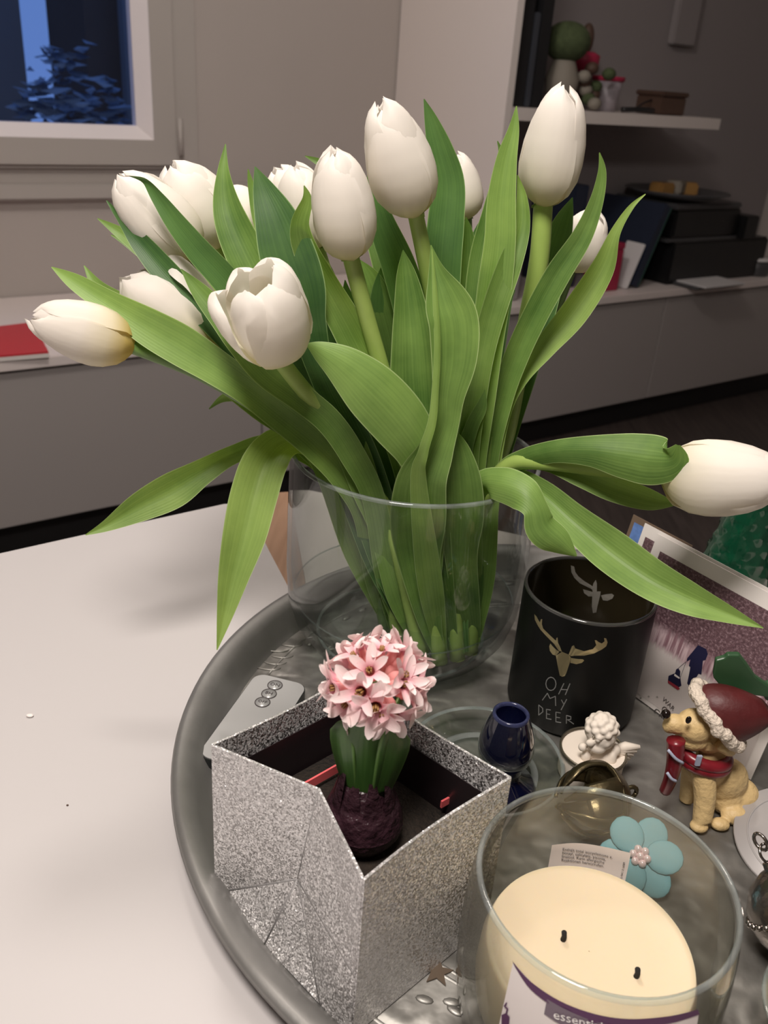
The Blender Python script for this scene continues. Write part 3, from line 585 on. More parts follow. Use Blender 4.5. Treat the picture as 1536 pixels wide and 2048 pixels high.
def petal(parent, base, ax, e1, e2, L, R, th, rs, op, mat, seed, blunt=False):
    rnd = random.Random(seed); nu, nv = 11, 18; V, Fc, uv = [], [], []
    ln = rnd.uniform(.94, 1.03); kx = rnd.uniform(.06, .12); p1 = rnd.uniform(0, 6); er = rnd.uniform(.95, 1.1)
    for j in range(nv):
        v = j / (nv - 1); v = v ** .92
        rc = R * rs * interp(PROF, v); wd = interp(WIDB if blunt else WID, v); out = op * R * 1.15 * v ** 1.6
        h = L * ln * (v - .20 * max(op, 0) * v * v)
        for i in range(nu):
            u = 2 * i / (nu - 1) - 1; a = th + u * wd * er
            rr = rc * (1 + .05 * abs(u) ** 3 + kx * .35 * math.cos(u * 2.5) * math.sin(v * 3.1) - .03)
            # central crease and wavy margin
            rr += R * (-.030 * math.exp(-(u / .16) ** 2) * math.sin(min(1, v * 1.1) * 3.1)) + R * .035 * abs(u) ** 3 * math.sin(v * 9 + p1)
            d = e1 * math.cos(a) + e2 * math.sin(a); e = e1 * math.cos(th) + e2 * math.sin(th)
            hh = h - L * .045 * u * u * v + L * .006 * math.sin(u * 7 + p1) * v ** 6
            V.append(base + ax * hh + d * rr + e * out); uv.append((.5 + .5 * u, v))
    for j in range(nv - 1):
        for i in range(nu - 1): Fc.append((j * nu + i, j * nu + i + 1, (j + 1) * nu + i + 1, (j + 1) * nu + i))
    return obj('petal', V, Fc, mat, parent, True, uv)
def tulip(idx, label, base, tip, hw, stem, root, opens=0.0, rot=0.0, rst=.0046, mat=None, smat=None, grp='white tulips in the vase', blunt=False):
    b = PY(*base); t = PY(*tip); ax = (t - b); L = ax.length; ax.normalize(); R = hw * pxm(b.lerp(t, .4))
    tl = thing('tulip', root, label, 'tulip', grp)
    e1 = ax.cross((b - CAM).normalized()).normalized(); e2 = ax.cross(e1).normalized()
    if not hasattr(opens, '__len__'): opens = [opens] * 6
    for k in range(6):
        inner = k >= 3; th = rot + math.radians(120 * (k % 3) + (60 if inner else 0))
        petal(tl, b, ax, e1, e2, L * (1.0 if inner else .985), R, th, .90 if inner else 1.0, opens[k], mat or M_PETAL, idx * 10 + k, blunt)
    # stem enters slightly into the bloom
    pts = [tuple(b + ax * R * .12)] + [tuple(PY(*s)) for s in ([base] + stem)] + [tuple(Vector(root))]
    c = cr(pts, 6); n = len(c)
    rad = [rst * (.92 + .25 * (i / n)) for i in range(n)]; rad[0] = rst * 1.25; rad[1] = rst * 1.1
    V, Fc = tubevf([Vector(p) for p in c], rad, 12); obj('stem', V, Fc, smat or M_STEM, tl)
    return tl
T = {}
T[1] = tulip(1, 'tulip lying out flat at the far left with yellow petal base', (272, 694, .46), (56, 630, .445), 62, [(400, 745, .465), (520, 815, .475), (620, 890, .49), (712, 985, .508)], PZ(775, 1262, .0205), [.04, 0, .02, 0, 0, 0], .9, mat=M_PETALY, smat=M_STEMD)
T[2] = tulip(2, 'tulip at upper left crossed by a dark leaf', (390, 520, .50), (238, 350, .49), 68, [(480, 640, .50), (600, 790, .505), (700, 930, .512)], PZ(835, 1292, .0205), .02, .3)
T[3] = tulip(3, 'tulip with notched tip behind the leaf-crossed one at upper left', (440, 494, .54), (340, 320, .53), 72, [(520, 640, .535), (640, 820, .53), (730, 950, .532)], PZ(862, 1285, .0205), .05, 1.2)
T[4] = tulip(4, 'half-open tulip at left with curled petal, below the upper left pair', (448, 702, .485), (238, 545, .475), 74, [(560, 785, .485), (660, 885, .495), (745, 985, .505)], PZ(800, 1285, .0205), [.08, .75, .05, .1, .45, .05], math.radians(60), mat=M_PETALY, blunt=True)
T[5] = tulip(5, 'wide open tulip at front left showing one broad flat petal', (562, 722, .445), (512, 530, .420), 76, [(612, 785, .462), (680, 860, .478), (765, 985, .497)], PZ(845, 1315, .0205), [.90, .28, .40, .45, .25, .95], math.radians(-8), blunt=True)
T[6] = tulip(6, 'egg-shaped tulip in the middle, second tallest of the front blooms', (703, 520, .47), (668, 293, .46), 65, [(735, 640, .475), (775, 780, .48), (805, 900, .487), (835, 1005, .498)], PZ(880, 1325, .0205), 0, math.radians(62))
T[7] = tulip(7, 'tulip half hidden behind the left side of the middle bloom', (634, 497, .52), (588, 328, .51), 58, [(680, 640, .52), (740, 800, .52), (800, 950, .52)], PZ(850, 1270, .0205), 0, .8)
T[8] = tulip(8, 'pale tulip farthest back between the leaves left of centre', (612, 455, .57), (548, 330, .57), 50, [(670, 620, .565), (740, 800, .56), (800, 950, .55)], PZ(880, 1255, .0205), .12, 1.7)
T[9] = tulip(9, 'tall tulip top centre leaning left on a bright stem', (832, 433, .49), (762, 198, .475), 69, [(850, 520, .495), (870, 620, .5), (884, 750, .502), (888, 900, .506), (892, 1010, .510)], PZ(915, 1318, .0205), [.04, 0, .05, 0, 0, .04], math.radians(70))
T[10] = tulip(10, 'small pinkish tulip at the back between two tall leaves', (932, 441, .61), (910, 306, .61), 44, [(935, 600, .60), (930, 780, .58), (915, 940, .56)], PZ(905, 1262, .0205), 0, .2, .0042, smat=M_STEMD)
T[11] = tulip(11, 'tallest tulip at upper right on a thick straight stem', (1086, 415, .54), (1130, 170, .53), 64, [(1078, 520, .54), (1056, 640, .54), (1036, 740, .54), (1012, 860, .54), (985, 960, .54)], PZ(930, 1290, .0205), 0, math.radians(75), .0060)
T[12] = tulip(12, 'small tulip at right behind the long curved leaf', (1138, 543, .60), (1192, 423, .60), 52, [(1085, 680, .61), (1020, 820, .585), (970, 950, .56)], PZ(945, 1275, .0205), .03, .5, smat=M_STEMD)
T[13] = tulip(13, 'tulip stretched out horizontally at the right edge', (1322, 952, .46), (1585, 962, .43), 79, [(1200, 938, .475), (1090, 925, .487), (1020, 930, .497), (975, 985, .505), (955, 1080, .512)], PZ(940, 1305, .0205), 0, math.radians(88))
T[14] = tulip(14, 'tulip almost hidden behind the upright leaf left of centre', (522, 472, .575), (452, 372, .575), 46, [(590, 620, .57), (680, 800, .555), (770, 960, .54)], PZ(865, 1262, .0205), 0, .4)
RT = lambda i: Vector(T[i].location) + Vector((random.uniform(-.004, .004), random.uniform(-.004, .004), .006))
# every leaf: tip first, (x, y, Y, half width, twist), then down into the vase
LV = [
 (1, [(103, 534, .47, 1, 0), (150, 564, .465, 17, 0), (225, 610, .46, 27, 5), (300, 655, .457, 39, 8), (365, 692, .457, 42, 5), (430, 733, .458, 37, 5), (495, 777, .461, 33, 0), (560, 828, .466, 34, 0), (630, 885, .474, 36, -5), (690, 950, .482, 34, -5), (735, 1030, .492, 30, 0)], .25, .05),
 (1, [(168, 531, .50, 1, 0), (200, 575, .495, 14, 20), (270, 625, .49, 24, 10), (400, 720, .49, 26, 0), (520, 810, .49, 30, 0), (640, 905, .495, 30, 0)], .3, .05),
 (4, [(362, 538, .455, 1, 0), (400, 583, .453, 18, 5), (445, 635, .450, 27, 8), (485, 685, .450, 32, 8), (535, 743, .453, 33, 5), (605, 798, .459, 29, 0), (660, 845, .466, 28, 0), (705, 910, .476, 27, 0), (748, 1000, .488, 24, 0)], .3, .05),
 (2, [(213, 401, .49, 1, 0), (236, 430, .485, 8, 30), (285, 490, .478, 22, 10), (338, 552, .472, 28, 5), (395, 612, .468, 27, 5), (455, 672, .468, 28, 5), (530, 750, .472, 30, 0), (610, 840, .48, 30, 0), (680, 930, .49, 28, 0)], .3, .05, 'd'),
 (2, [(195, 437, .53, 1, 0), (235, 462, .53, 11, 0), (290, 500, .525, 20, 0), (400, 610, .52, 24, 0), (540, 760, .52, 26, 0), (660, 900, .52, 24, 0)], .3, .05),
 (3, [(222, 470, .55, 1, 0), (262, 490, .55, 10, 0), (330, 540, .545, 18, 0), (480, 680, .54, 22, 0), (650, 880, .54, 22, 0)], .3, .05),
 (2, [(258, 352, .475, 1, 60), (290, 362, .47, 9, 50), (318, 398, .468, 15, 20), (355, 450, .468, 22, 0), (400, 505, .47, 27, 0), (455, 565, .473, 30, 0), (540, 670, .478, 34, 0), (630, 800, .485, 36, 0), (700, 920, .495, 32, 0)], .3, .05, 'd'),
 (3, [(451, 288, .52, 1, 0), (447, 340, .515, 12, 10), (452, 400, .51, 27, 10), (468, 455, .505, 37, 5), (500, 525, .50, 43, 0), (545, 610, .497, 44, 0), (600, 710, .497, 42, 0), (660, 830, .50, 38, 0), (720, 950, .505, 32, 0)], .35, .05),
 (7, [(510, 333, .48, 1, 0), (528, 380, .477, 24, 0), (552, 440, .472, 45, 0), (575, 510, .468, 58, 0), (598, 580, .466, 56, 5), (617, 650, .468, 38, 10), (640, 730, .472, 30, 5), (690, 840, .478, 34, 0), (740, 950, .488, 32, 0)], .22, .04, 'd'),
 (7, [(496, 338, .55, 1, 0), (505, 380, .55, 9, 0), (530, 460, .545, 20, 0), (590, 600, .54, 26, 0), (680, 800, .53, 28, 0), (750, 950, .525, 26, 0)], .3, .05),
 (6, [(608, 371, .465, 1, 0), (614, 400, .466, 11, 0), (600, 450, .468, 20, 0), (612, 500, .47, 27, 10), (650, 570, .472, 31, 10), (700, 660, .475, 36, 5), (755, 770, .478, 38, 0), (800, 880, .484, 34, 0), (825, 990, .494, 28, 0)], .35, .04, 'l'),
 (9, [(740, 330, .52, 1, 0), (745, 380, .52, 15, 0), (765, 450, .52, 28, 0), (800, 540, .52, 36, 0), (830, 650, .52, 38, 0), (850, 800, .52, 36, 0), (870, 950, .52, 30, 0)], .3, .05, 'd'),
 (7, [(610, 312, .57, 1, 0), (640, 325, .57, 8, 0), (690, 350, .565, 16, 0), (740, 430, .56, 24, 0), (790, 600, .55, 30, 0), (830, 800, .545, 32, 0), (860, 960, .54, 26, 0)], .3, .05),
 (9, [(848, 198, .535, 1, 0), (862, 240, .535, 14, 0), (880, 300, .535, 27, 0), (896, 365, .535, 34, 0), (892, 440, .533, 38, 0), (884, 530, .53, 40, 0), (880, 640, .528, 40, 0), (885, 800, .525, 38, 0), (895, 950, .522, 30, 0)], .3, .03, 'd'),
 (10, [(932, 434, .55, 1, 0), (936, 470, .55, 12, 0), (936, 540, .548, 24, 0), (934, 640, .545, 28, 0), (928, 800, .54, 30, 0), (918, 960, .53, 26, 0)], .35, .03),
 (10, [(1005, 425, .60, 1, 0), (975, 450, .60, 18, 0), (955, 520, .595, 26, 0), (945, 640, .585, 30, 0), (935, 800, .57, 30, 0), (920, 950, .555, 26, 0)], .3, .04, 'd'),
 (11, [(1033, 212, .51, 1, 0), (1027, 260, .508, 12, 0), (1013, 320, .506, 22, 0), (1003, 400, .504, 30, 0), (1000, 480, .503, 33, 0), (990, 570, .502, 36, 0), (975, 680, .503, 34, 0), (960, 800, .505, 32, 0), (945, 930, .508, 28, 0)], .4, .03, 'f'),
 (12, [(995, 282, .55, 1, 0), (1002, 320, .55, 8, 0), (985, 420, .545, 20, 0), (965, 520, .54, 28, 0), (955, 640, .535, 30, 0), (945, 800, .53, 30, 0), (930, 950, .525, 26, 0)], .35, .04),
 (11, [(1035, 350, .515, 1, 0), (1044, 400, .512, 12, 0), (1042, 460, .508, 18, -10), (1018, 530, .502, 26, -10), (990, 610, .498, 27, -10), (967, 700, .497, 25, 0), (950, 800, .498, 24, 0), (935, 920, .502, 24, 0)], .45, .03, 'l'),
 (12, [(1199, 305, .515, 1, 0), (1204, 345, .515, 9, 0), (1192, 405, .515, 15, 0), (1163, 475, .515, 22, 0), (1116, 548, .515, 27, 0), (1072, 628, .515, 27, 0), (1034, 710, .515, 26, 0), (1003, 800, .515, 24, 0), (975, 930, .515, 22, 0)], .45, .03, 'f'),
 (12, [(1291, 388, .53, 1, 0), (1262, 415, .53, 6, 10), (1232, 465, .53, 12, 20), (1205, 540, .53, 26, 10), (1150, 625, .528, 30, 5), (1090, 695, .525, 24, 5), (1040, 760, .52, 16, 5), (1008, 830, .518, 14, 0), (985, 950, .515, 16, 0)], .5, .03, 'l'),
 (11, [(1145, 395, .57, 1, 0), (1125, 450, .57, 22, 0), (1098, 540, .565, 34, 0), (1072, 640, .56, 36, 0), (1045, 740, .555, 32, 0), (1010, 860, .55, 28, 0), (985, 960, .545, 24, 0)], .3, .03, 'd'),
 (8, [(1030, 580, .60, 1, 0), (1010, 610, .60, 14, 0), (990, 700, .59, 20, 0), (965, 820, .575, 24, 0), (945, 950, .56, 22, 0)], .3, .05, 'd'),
 (5, [(613, 688, .462, 2, 10), (640, 702, .46, 20, 10), (690, 735, .458, 42, 10), (745, 785, .458, 57, 5), (800, 845, .462, 57, 0), (840, 905, .468, 46, -5), (860, 970, .475, 36, 0)], -.22, .06),
 (9, [(806, 500, .485, 1, 0), (812, 545, .484, 20, 0), (820, 610, .482, 34, 0), (826, 690, .479, 46, 0), (830, 770, .477, 52, 0), (838, 850, .477, 48, 0), (855, 940, .481, 40, 0)], .5, .05),
 (6, [(862, 490, .47, 1, 0), (873, 540, .468, 17, 0), (893, 600, .464, 46, 0), (908, 650, .462, 52, 0), (908, 720, .461, 47, 0), (897, 790, .461, 34, -10), (892, 850, .462, 26, -15), (868, 905, .463, 40, -10), (842, 965, .465, 54, -5), (836, 1040, .472, 58, 0), (838, 1120, .482, 44, 0)], .35, .05),
 (6, [(864, 498, .468, 1, 20), (870, 580, .463, 6, 30), (876, 690, .458, 9, 40), (872, 780, .456, 10, 40), (866, 845, .456, 12, 40), (848, 905, .459, 13, 30), (838, 970, .466, 18, 10)], .4, .03, 'l'),
 (13, [(905, 855, .475, 2, 0), (915, 900, .474, 26, 0), (922, 960, .474, 42, 0), (925, 1030, .478, 44, 0), (922, 1110, .486, 34, 0)], .3, .03),
 (10, [(970, 780, .495, 1, 0), (962, 815, .495, 12, 0), (945, 850, .497, 14, 0), (930, 900, .5, 16, 0), (920, 980, .505, 16, 0)], .3, .03),
 (1, [(418, 818, .54, 1, 0), (450, 795, .54, 9, 0), (500, 790, .535, 22, 0), (560, 820, .53, 36, 0), (625, 880, .525, 42, 0), (690, 960, .522, 36, 0)], .3, .05),
 (4, [(600, 640, .50, 1, 0), (625, 700, .50, 22, 0), (655, 770, .50, 36, 0), (695, 850, .498, 42, 0), (735, 940, .498, 38, 0), (765, 1020, .502, 30, 0)], .3, .05),
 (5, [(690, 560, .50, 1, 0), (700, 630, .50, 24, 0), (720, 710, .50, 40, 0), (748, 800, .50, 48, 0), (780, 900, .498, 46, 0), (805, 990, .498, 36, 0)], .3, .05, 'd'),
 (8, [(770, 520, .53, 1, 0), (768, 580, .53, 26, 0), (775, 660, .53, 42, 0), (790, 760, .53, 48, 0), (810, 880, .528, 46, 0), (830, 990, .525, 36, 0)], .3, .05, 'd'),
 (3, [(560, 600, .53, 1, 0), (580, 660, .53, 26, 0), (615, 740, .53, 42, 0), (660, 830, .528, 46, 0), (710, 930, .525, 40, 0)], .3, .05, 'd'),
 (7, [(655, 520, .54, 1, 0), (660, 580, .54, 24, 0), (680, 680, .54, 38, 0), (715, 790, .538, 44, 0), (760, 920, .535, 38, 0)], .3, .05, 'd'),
 (2, [(640, 760, .485, 1, 0), (655, 800, .484, 18, 0), (680, 850, .483, 30, 0), (708, 910, .484, 34, 0), (735, 985, .488, 30, 0), (760, 1060, .495, 22, 0)], .3, .05),
 (9, [(720, 520, .53, 1, 0), (742, 560, .53, 22, 0), (765, 620, .53, 30, 0), (790, 720, .528, 34, 0), (815, 860, .525, 34, 0)], .3, .05),
 # drooping leaves
 (1, [(434, 1300, .437, 1, 0), (450, 1230, .442, 17, 0), (468, 1150, .448, 33, 0), (489, 1070, .456, 46, 0), (508, 990, .466, 50, 0), (530, 925, .478, 47, 0), (562, 888, .492, 36, 0), (605, 885, .503, 24, 0), (660, 925, .508, 24, 0), (700, 990, .512, 22, 0)], .55, .03, 'lf'),
 (3, [(171, 1070, .475, 1, 0), (215, 1050, .48, 13, 10), (280, 1012, .487, 32, 15), (345, 978, .495, 40, 15), (405, 942, .503, 28, 10), (465, 910, .512, 20, 0), (530, 890, .52, 22, 0), (600, 900, .523, 22, 0), (670, 960, .525, 22, 0)], .5, .05, 'lf'),
 (13, [(1527, 1256, .392, 1, 0), (1455, 1228, .405, 20, 0), (1380, 1198, .420, 36, 0), (1300, 1158, .436, 44, 5), (1220, 1102, .451, 46, 5), (1145, 1040, .466, 36, 0), (1085, 988, .482, 29, 0), (1030, 962, .497, 27, 0), (985, 975, .508, 25, 0), (960, 1040, .515, 22, 0)], .6, .03, 'f'),
 (11, [(1153, 1112, .452, 2, 0), (1120, 1085, .45, 26, 0), (1085, 1055, .45, 34, 20), (1072, 1015, .453, 28, 30), (1045, 985, .458, 34, 10), (1000, 968, .468, 34, 0), (962, 970, .482, 24, 0), (945, 1020, .495, 20, 0)], -.4, .14),
 (13, [(1356, 890, .44, 4, 0), (1345, 918, .443, 34, 0), (1305, 920, .45, 48, 0), (1250, 912, .458, 44, 0), (1180, 902, .467, 30, 0), (1110, 903, .478, 22, 0), (1050, 918, .49, 20, 0), (1008, 945, .5, 20, 0), (975, 1010, .508, 20, 0)], -.45, .03),
 (13, [(1352, 1008, .47, 3, 0), (1300, 1000, .473, 22, 0), (1230, 978, .477, 28, 0), (1160, 950, .482, 24, 0), (1095, 928, .49, 16, 0), (1040, 930, .498, 14, 0), (990, 970, .505, 14, 0)], .4, .03),
]
random.seed(11)
for i, e in enumerate(LV):
    ti, kn, curl, ruf = e[:4]; kind = e[4] if len(e) > 4 else ''
    leaf(kn, T[ti], root=RT(ti), curl=curl, ruf=ruf, mat={'d': M_LEAFSHADE, 'l': M_LEAFLIT}.get(kind[:1], M_LEAF), fold=.95 if 'f' in kind else .35)
# ------------------------------------------------------------------ silver glitter planter and hyacinth
bA, bB, bC, bD = Vector((-.069, .3045, 0)), Vector((-.011, .362, 0)), Vector((.0640, .2975, 0)), Vector((.0025, .2370, 0))
ZT = .0985; Z0 = TZ + .0004
def at(v, z): return Vector((v.x, v.y, z))
pk = thing('gift_planter', ((bA + bC) / 2).to_tuple()[:2] + (TZ,), 'folded silver glitter paper planter holding the pink hyacinth', 'planter')
Mt = PZ(638, 1578, ZT - .002); K = PZ(597, 1757, .044); Dm = bD.lerp(bD, 0); Dm = at(bD, .043) ; E1 = at(bA.lerp(bD, .40), Z0); E2 = at(bA.lerp(bD, .80), Z0)
Vb = [at(bA, ZT), Mt, at(bD, ZT), at(bA, Z0), K, Dm, at(bD, Z0), E1, E2]
Fb = [(0, 3, 4, 1), (1, 4, 5, 2), (4, 8, 5), (5, 8, 6), (3, 7, 4), (4, 7, 8)]
def thick(name, V, Fc, mat, parent, th=.0012, off=-1):
    o = obj(name, V, Fc, mat, parent, False); md = o.modifiers.new('thickness', 'SOLIDIFY'); md.thickness = th; md.offset = 0; return o
thick('creased_side', Vb, Fb, M_GLITTER, pk)
for a_, b_ in [(3, 4), (4, 1), (4, 5), (4, 7), (4, 8)]: tube('crease', [Vb[a_], Vb[b_]], .00085, M_CREASE, pk, 6)  # darker tubes added along the folds to draw their shade lines
def side(a, b, bow):
    n = 8; V, Fc = [], []
    nrm = (b - a).cross(Vector((0, 0, 1))).normalized()
    for j in range(5):
        z = Z0 + (ZT - Z0) * j / 4
        for i in range(n + 1):
            t = i / n; p = a.lerp(b, t) + nrm * bow * math.sin(t * 3.14159) * (j / 4) ; V.append(at(p, z - (.002 * math.sin(t * 3.14159) if j == 4 else 0)))
    for j in range(4):
        for i in range(n): k = j * (n + 1) + i; Fc.append((k, k + 1, k + n + 2, k + n + 1))
    return V, Fc
for a, b_, bw_ in [(bD, bC, -.0035), (bC, bB, .0), (bB, bA, .0)]:
    V, Fc = side(a, b_, bw_); thick('side', V, Fc, M_GLITTER, pk)
V, Fc = [at(p, Z0 + .0005) for p in (bA, bD, bC, bB)], [(0, 1, 2, 3)]; thick('base', V, Fc, M_GLITTER, pk, .001)
# black lining inside, below a glitter cuff
cen = (bA + bC) / 2
def ins(v, k): return v + (cen - v).normalized() * k
li = [ins(bA, .0035), ins(bB, .0035), ins(bC, .0035), ins(bD, .005)]
Mi = Mt.copy(); Mi.z = 0; Mi = ins(Mi, .005)
ring = [li[0], li[1], li[2], li[3], Mi]
V = [at(p, .012) for p in ring] + [at(p, .083) for p in ring]; Fc = [(i, (i + 1) % 5, (i + 1) % 5 + 5, i + 5) for i in range(5)]
thick('lining', V, Fc, M_LINING, pk, .0006)
def strip(p, q, h, name):
    V, Fc = extrude([p, q, q + Vector((0, 0, h)), p + Vector((0, 0, h))], Vector((.0006, -.0008, 0))); return obj(name, V, Fc, M_RED, pk, False)
strip(PZ(605, 1582, .062), PZ(732, 1510, .062), .0052, 'red_band'); strip(PZ(880, 1614, .064), PZ(898, 1604, .064), .004, 'red_band')
hy = thing('hyacinth', (-.002, .296, .058), 'pink hyacinth in bloom growing from a dark bulb', 'plant')
V, Fc = [], []; sg = 14; rr_ = [at(ins(p, .002), .058) for p in ring]
ctr = Vector((-.002, .30, .061)); V = [ctr] + rr_ + [at(p, .05) for p in ring]; Fc = [(0, i + 1, (i + 1) % 5 + 1) for i in range(5)] + [(i + 1, i + 6, (i + 1) % 5 + 6, (i + 1) % 5 + 1) for i in range(5)]
obj('soil', V, Fc, M_SOIL, hy, True)
BC = Vector((.0005, .2945, .060))
lathe('bulb', [(.004, -.006), (.013, .000), (.0178, .008), (.0180, .015), (.0150, .0235), (.0105, .0300), (.0095, .034), (.0085, .0345)], BC, M_BULB, hy, 26)
for k in range(9):   # papery bulb scales standing up around the neck
    a = k * .72; d = Vector((math.cos(a), math.sin(a), 0)); e = Vector((-d.y, d.x, 0)); V, Fc = [], []
    for j in range(5):
        t = j / 4; r = .0170 - .0075 * t ** .8 + .0012; z = .012 + .026 * t + .003 * (k % 3) * t
        for u in (-1, -.3, .3, 1): V.append(BC + d * r * (1 - .06 * u * u) + e * u * .0065 * (1 - t * .75) + Vector((0, 0, z)))
    Fc = [(j * 4 + i, j * 4 + i + 1, j * 4 + i + 5, j * 4 + i + 4) for j in range(4) for i in range(3)]
    obj('bulb_scale', V, Fc, M_BULB, hy)
# broad green leaves clasping the flower stalk
HN = BC + Vector((.001, 0, .030))
def hleaf(a, w, h, r0, r1, lean):
    d = Vector((math.cos(a), math.sin(a), 0)); e = Vector((-d.y, d.x, 0)); V, Fc, uv = [], [], []; n = 10; m_ = 7
    for j in range(n):
        t = j / (n - 1); wv = w * (.62 + .55 * math.sin(min(t * 1.25, 1) * 1.57)) * (1 - max(0, t - .62) ** 1.6 * 4.0) ; wv = max(wv, .0004)
        r = r0 + (r1 - r0) * math.sin(t * 1.57); 
        for i in range(m_):
            u = 2 * i / (m_ - 1) - 1; V.append(HN + d * (r - wv * .42 * u * u + lean * t * t) + e * wv * u + Vector((0, 0, h * t))); uv.append((.5 + .5 * u, t))
    Fc = [(j * m_ + i, j * m_ + i + 1, j * m_ + m_ + i + 1, j * m_ + m_ + i) for j in range(n - 1) for i in range(m_ - 1)]
    o = obj('leaf', V, Fc, M_HLEAF, hy, True, uv); md = o.modifiers.new('thickness', 'SOLIDIFY'); md.thickness = .0012; md.offset = 0
hleaf(math.radians(-95), .0150, .050, .0075, .0115, .001); hleaf(math.radians(-5), .0125, .056, .0062, .0110, .001); hleaf(math.radians(170), .0105, .046, .0062, .0095, .002); hleaf(math.radians(95), .0110, .052, .0060, .0095, .001)
FC = PY(753, 1362, .297)          # middle of the flower head
tube('flower_stalk', [HN, HN.lerp(FC, .5), FC], .0042, plain('hyacinth_stalk', (.15, .26, .07), .45), hy, 10, 4)
def hpetal_mesh(L, w, pm):
    V, Fc, uv = [], [], []; n, m_ = 9, 5; x, z = .0018, 0.0
    for j in range(n):
        t = j / (n - 1); s_ = min(1, t / .55); ph = pm * (3 * s_ * s_ - 2 * s_ ** 3)
        if j: x += L / (n - 1) * math.sin(ph); z += L / (n - 1) * math.cos(ph)
        wv = w * (.55 + .45 * math.sin(min(1, t / .6) * 1.57)) * (1 if t < .6 else math.sqrt(max(.02, 1 - ((t - .6) / .4) ** 2)))
        for i in range(m_):
            u = 2 * i / (m_ - 1) - 1; cup = .35 * wv * (u * u - .5); V.append(Vector((x - cup * math.cos(ph), wv * u, z + cup * math.sin(ph)))); uv.append((.5 + .5 * u, t))
    Fc = [(j * m_ + i, j * m_ + i + 1, j * m_ + m_ + i + 1, j * m_ + m_ + i) for j in range(n - 1) for i in range(m_ - 1)]
    me = bpy.data.meshes.new('petal'); me.from_pydata([tuple(v) for v in V], [], Fc); ul = me.uv_layers.new(name='UVMap')
    for lp in me.loops: ul.data[lp.index].uv = uv[lp.vertex_index]
    me.materials.append(M_HPETAL)
    for p in me.polygons: p.use_smooth = True
    return me
HP = [hpetal_mesh(.0136, .0024, 1.25), hpetal_mesh(.0145, .0027, 1.55), hpetal_mesh(.0128, .0023, .95)]
def mesh_of(vf, mat, name):
    me = bpy.data.meshes.new(name); me.from_pydata([tuple(v) for v in vf[0]], [], vf[1]); me.materials.append(mat)
    for p in me.polygons: p.use_smooth = True
    return me
HTUBE = mesh_of(lathevf([(.0012, -.010), (.0026, -.007), (.0030, -.004), (.0022, -.001), (.0024, .001)], (0, 0, 0), 12, capb=True), M_HTUBE, 'floret')
HST = mesh_of(joined(*[tubevf([Vector((.0007 * math.cos(a), .0007 * math.sin(a), -.001)), Vector((.0012 * math.cos(a), .0012 * math.sin(a), .0036))], .00045, 5) for a in (0, 1.05, 2.1, 3.14, 4.2, 5.25)]), M_STAMEN, 'stamens')
random.seed(21); dirs = []
toward = (CAM - FC).normalized()
ng = 26
for k in range(ng):
    zc = 1 - 1.55 * (k + .5) / ng; a = k * 2.39996; s_ = math.sqrt(max(0, 1 - zc * zc)); dirs.append(Vector((s_ * math.cos(a), s_ * math.sin(a), zc)))
for k, d in enumerate(dirs):
    d = (d + Vector((random.uniform(-.25, .25), random.uniform(-.25, .25), random.uniform(-.25, .25)))).normalized()
    pos = FC + Vector((d.x * .0165, d.y * .0155, d.z * .0150 - .001))
    q = d.to_track_quat('Z', 'Y').to_matrix() @ Matrix.Rotation(random.uniform(0, 6.28), 3, 'Z')
    fo = bpy.data.objects.new('floret', HTUBE); COL.objects.link(fo); fo.parent = hy; fo.location = pos - hy.location; fo.rotation_euler = q.to_euler()
    st_ = bpy.data.objects.new('stamens', HST); COL.objects.link(st_); st_.parent = fo
    s0 = random.uniform(.82, 1.08) * (.82 if d.z > .75 else 1)
    fo.scale = (s0,) * 3
    for i in range(6):
        pe = bpy.data.objects.new('petal', HP[(k + i % 2) % 3]); COL.objects.link(pe); pe.parent = fo; pe.rotation_euler = (0, 0, i * 1.0472 + random.uniform(-.1, .1)); pe.location = (0, 0, -.001)
# ------------------------------------------------------------------ remote control
rc4 = [PZ(400, 1500, .0125), PZ(519, 1336, .0125), PZ(612, 1379, .0125)]; rc4.append(rc4[0] + rc4[2] - rc4[1])
rm = thing('remote_control', ((rc4[0] + rc4[2]) / 2).to_tuple()[:2] + (TZ,), 'slim silver remote control with black edge on the tray', 'remote control')
ctr = (rc4[0] + rc4[2]) / 2; ux = (rc4[1] - rc4[0]); lx = ux.length; ux.normalize(); uy = (rc4[2] - rc4[1]); uy -= ux * uy.dot(ux); ly = uy.length; uy.normalize()
def rrect(cx_, cy_, w, h, r, z, n=6):
    out = []
    for sx, sy, a0 in ((1, 1, 0), (-1, 1, 90), (-1, -1, 180), (1, -1, 270)):
        for k in range(n + 1):
            a = math.radians(a0 + 90 * k / n); out.append(ctr * 1.0 + ux * (cx_ + sx * (w / 2 - r) + r * math.cos(a)) + uy * (cy_ + sy * (h / 2 - r) + r * math.sin(a)) + Vector((0, 0, z - ctr.z)))
    return out
lo = rrect(0, 0, lx, ly, .008, TZ + .0008); V, Fc = extrude(lo, (0, 0, .0068)); obj('case', V, Fc, M_REMOTEBLACK, rm, False)
lo = rrect(0, 0, lx - .0012, ly - .0012, .0075, TZ + .0076); V, Fc = extrude(lo, (0, 0, .0006)); obj('face_plate', V, Fc, M_REMOTE, rm, False)
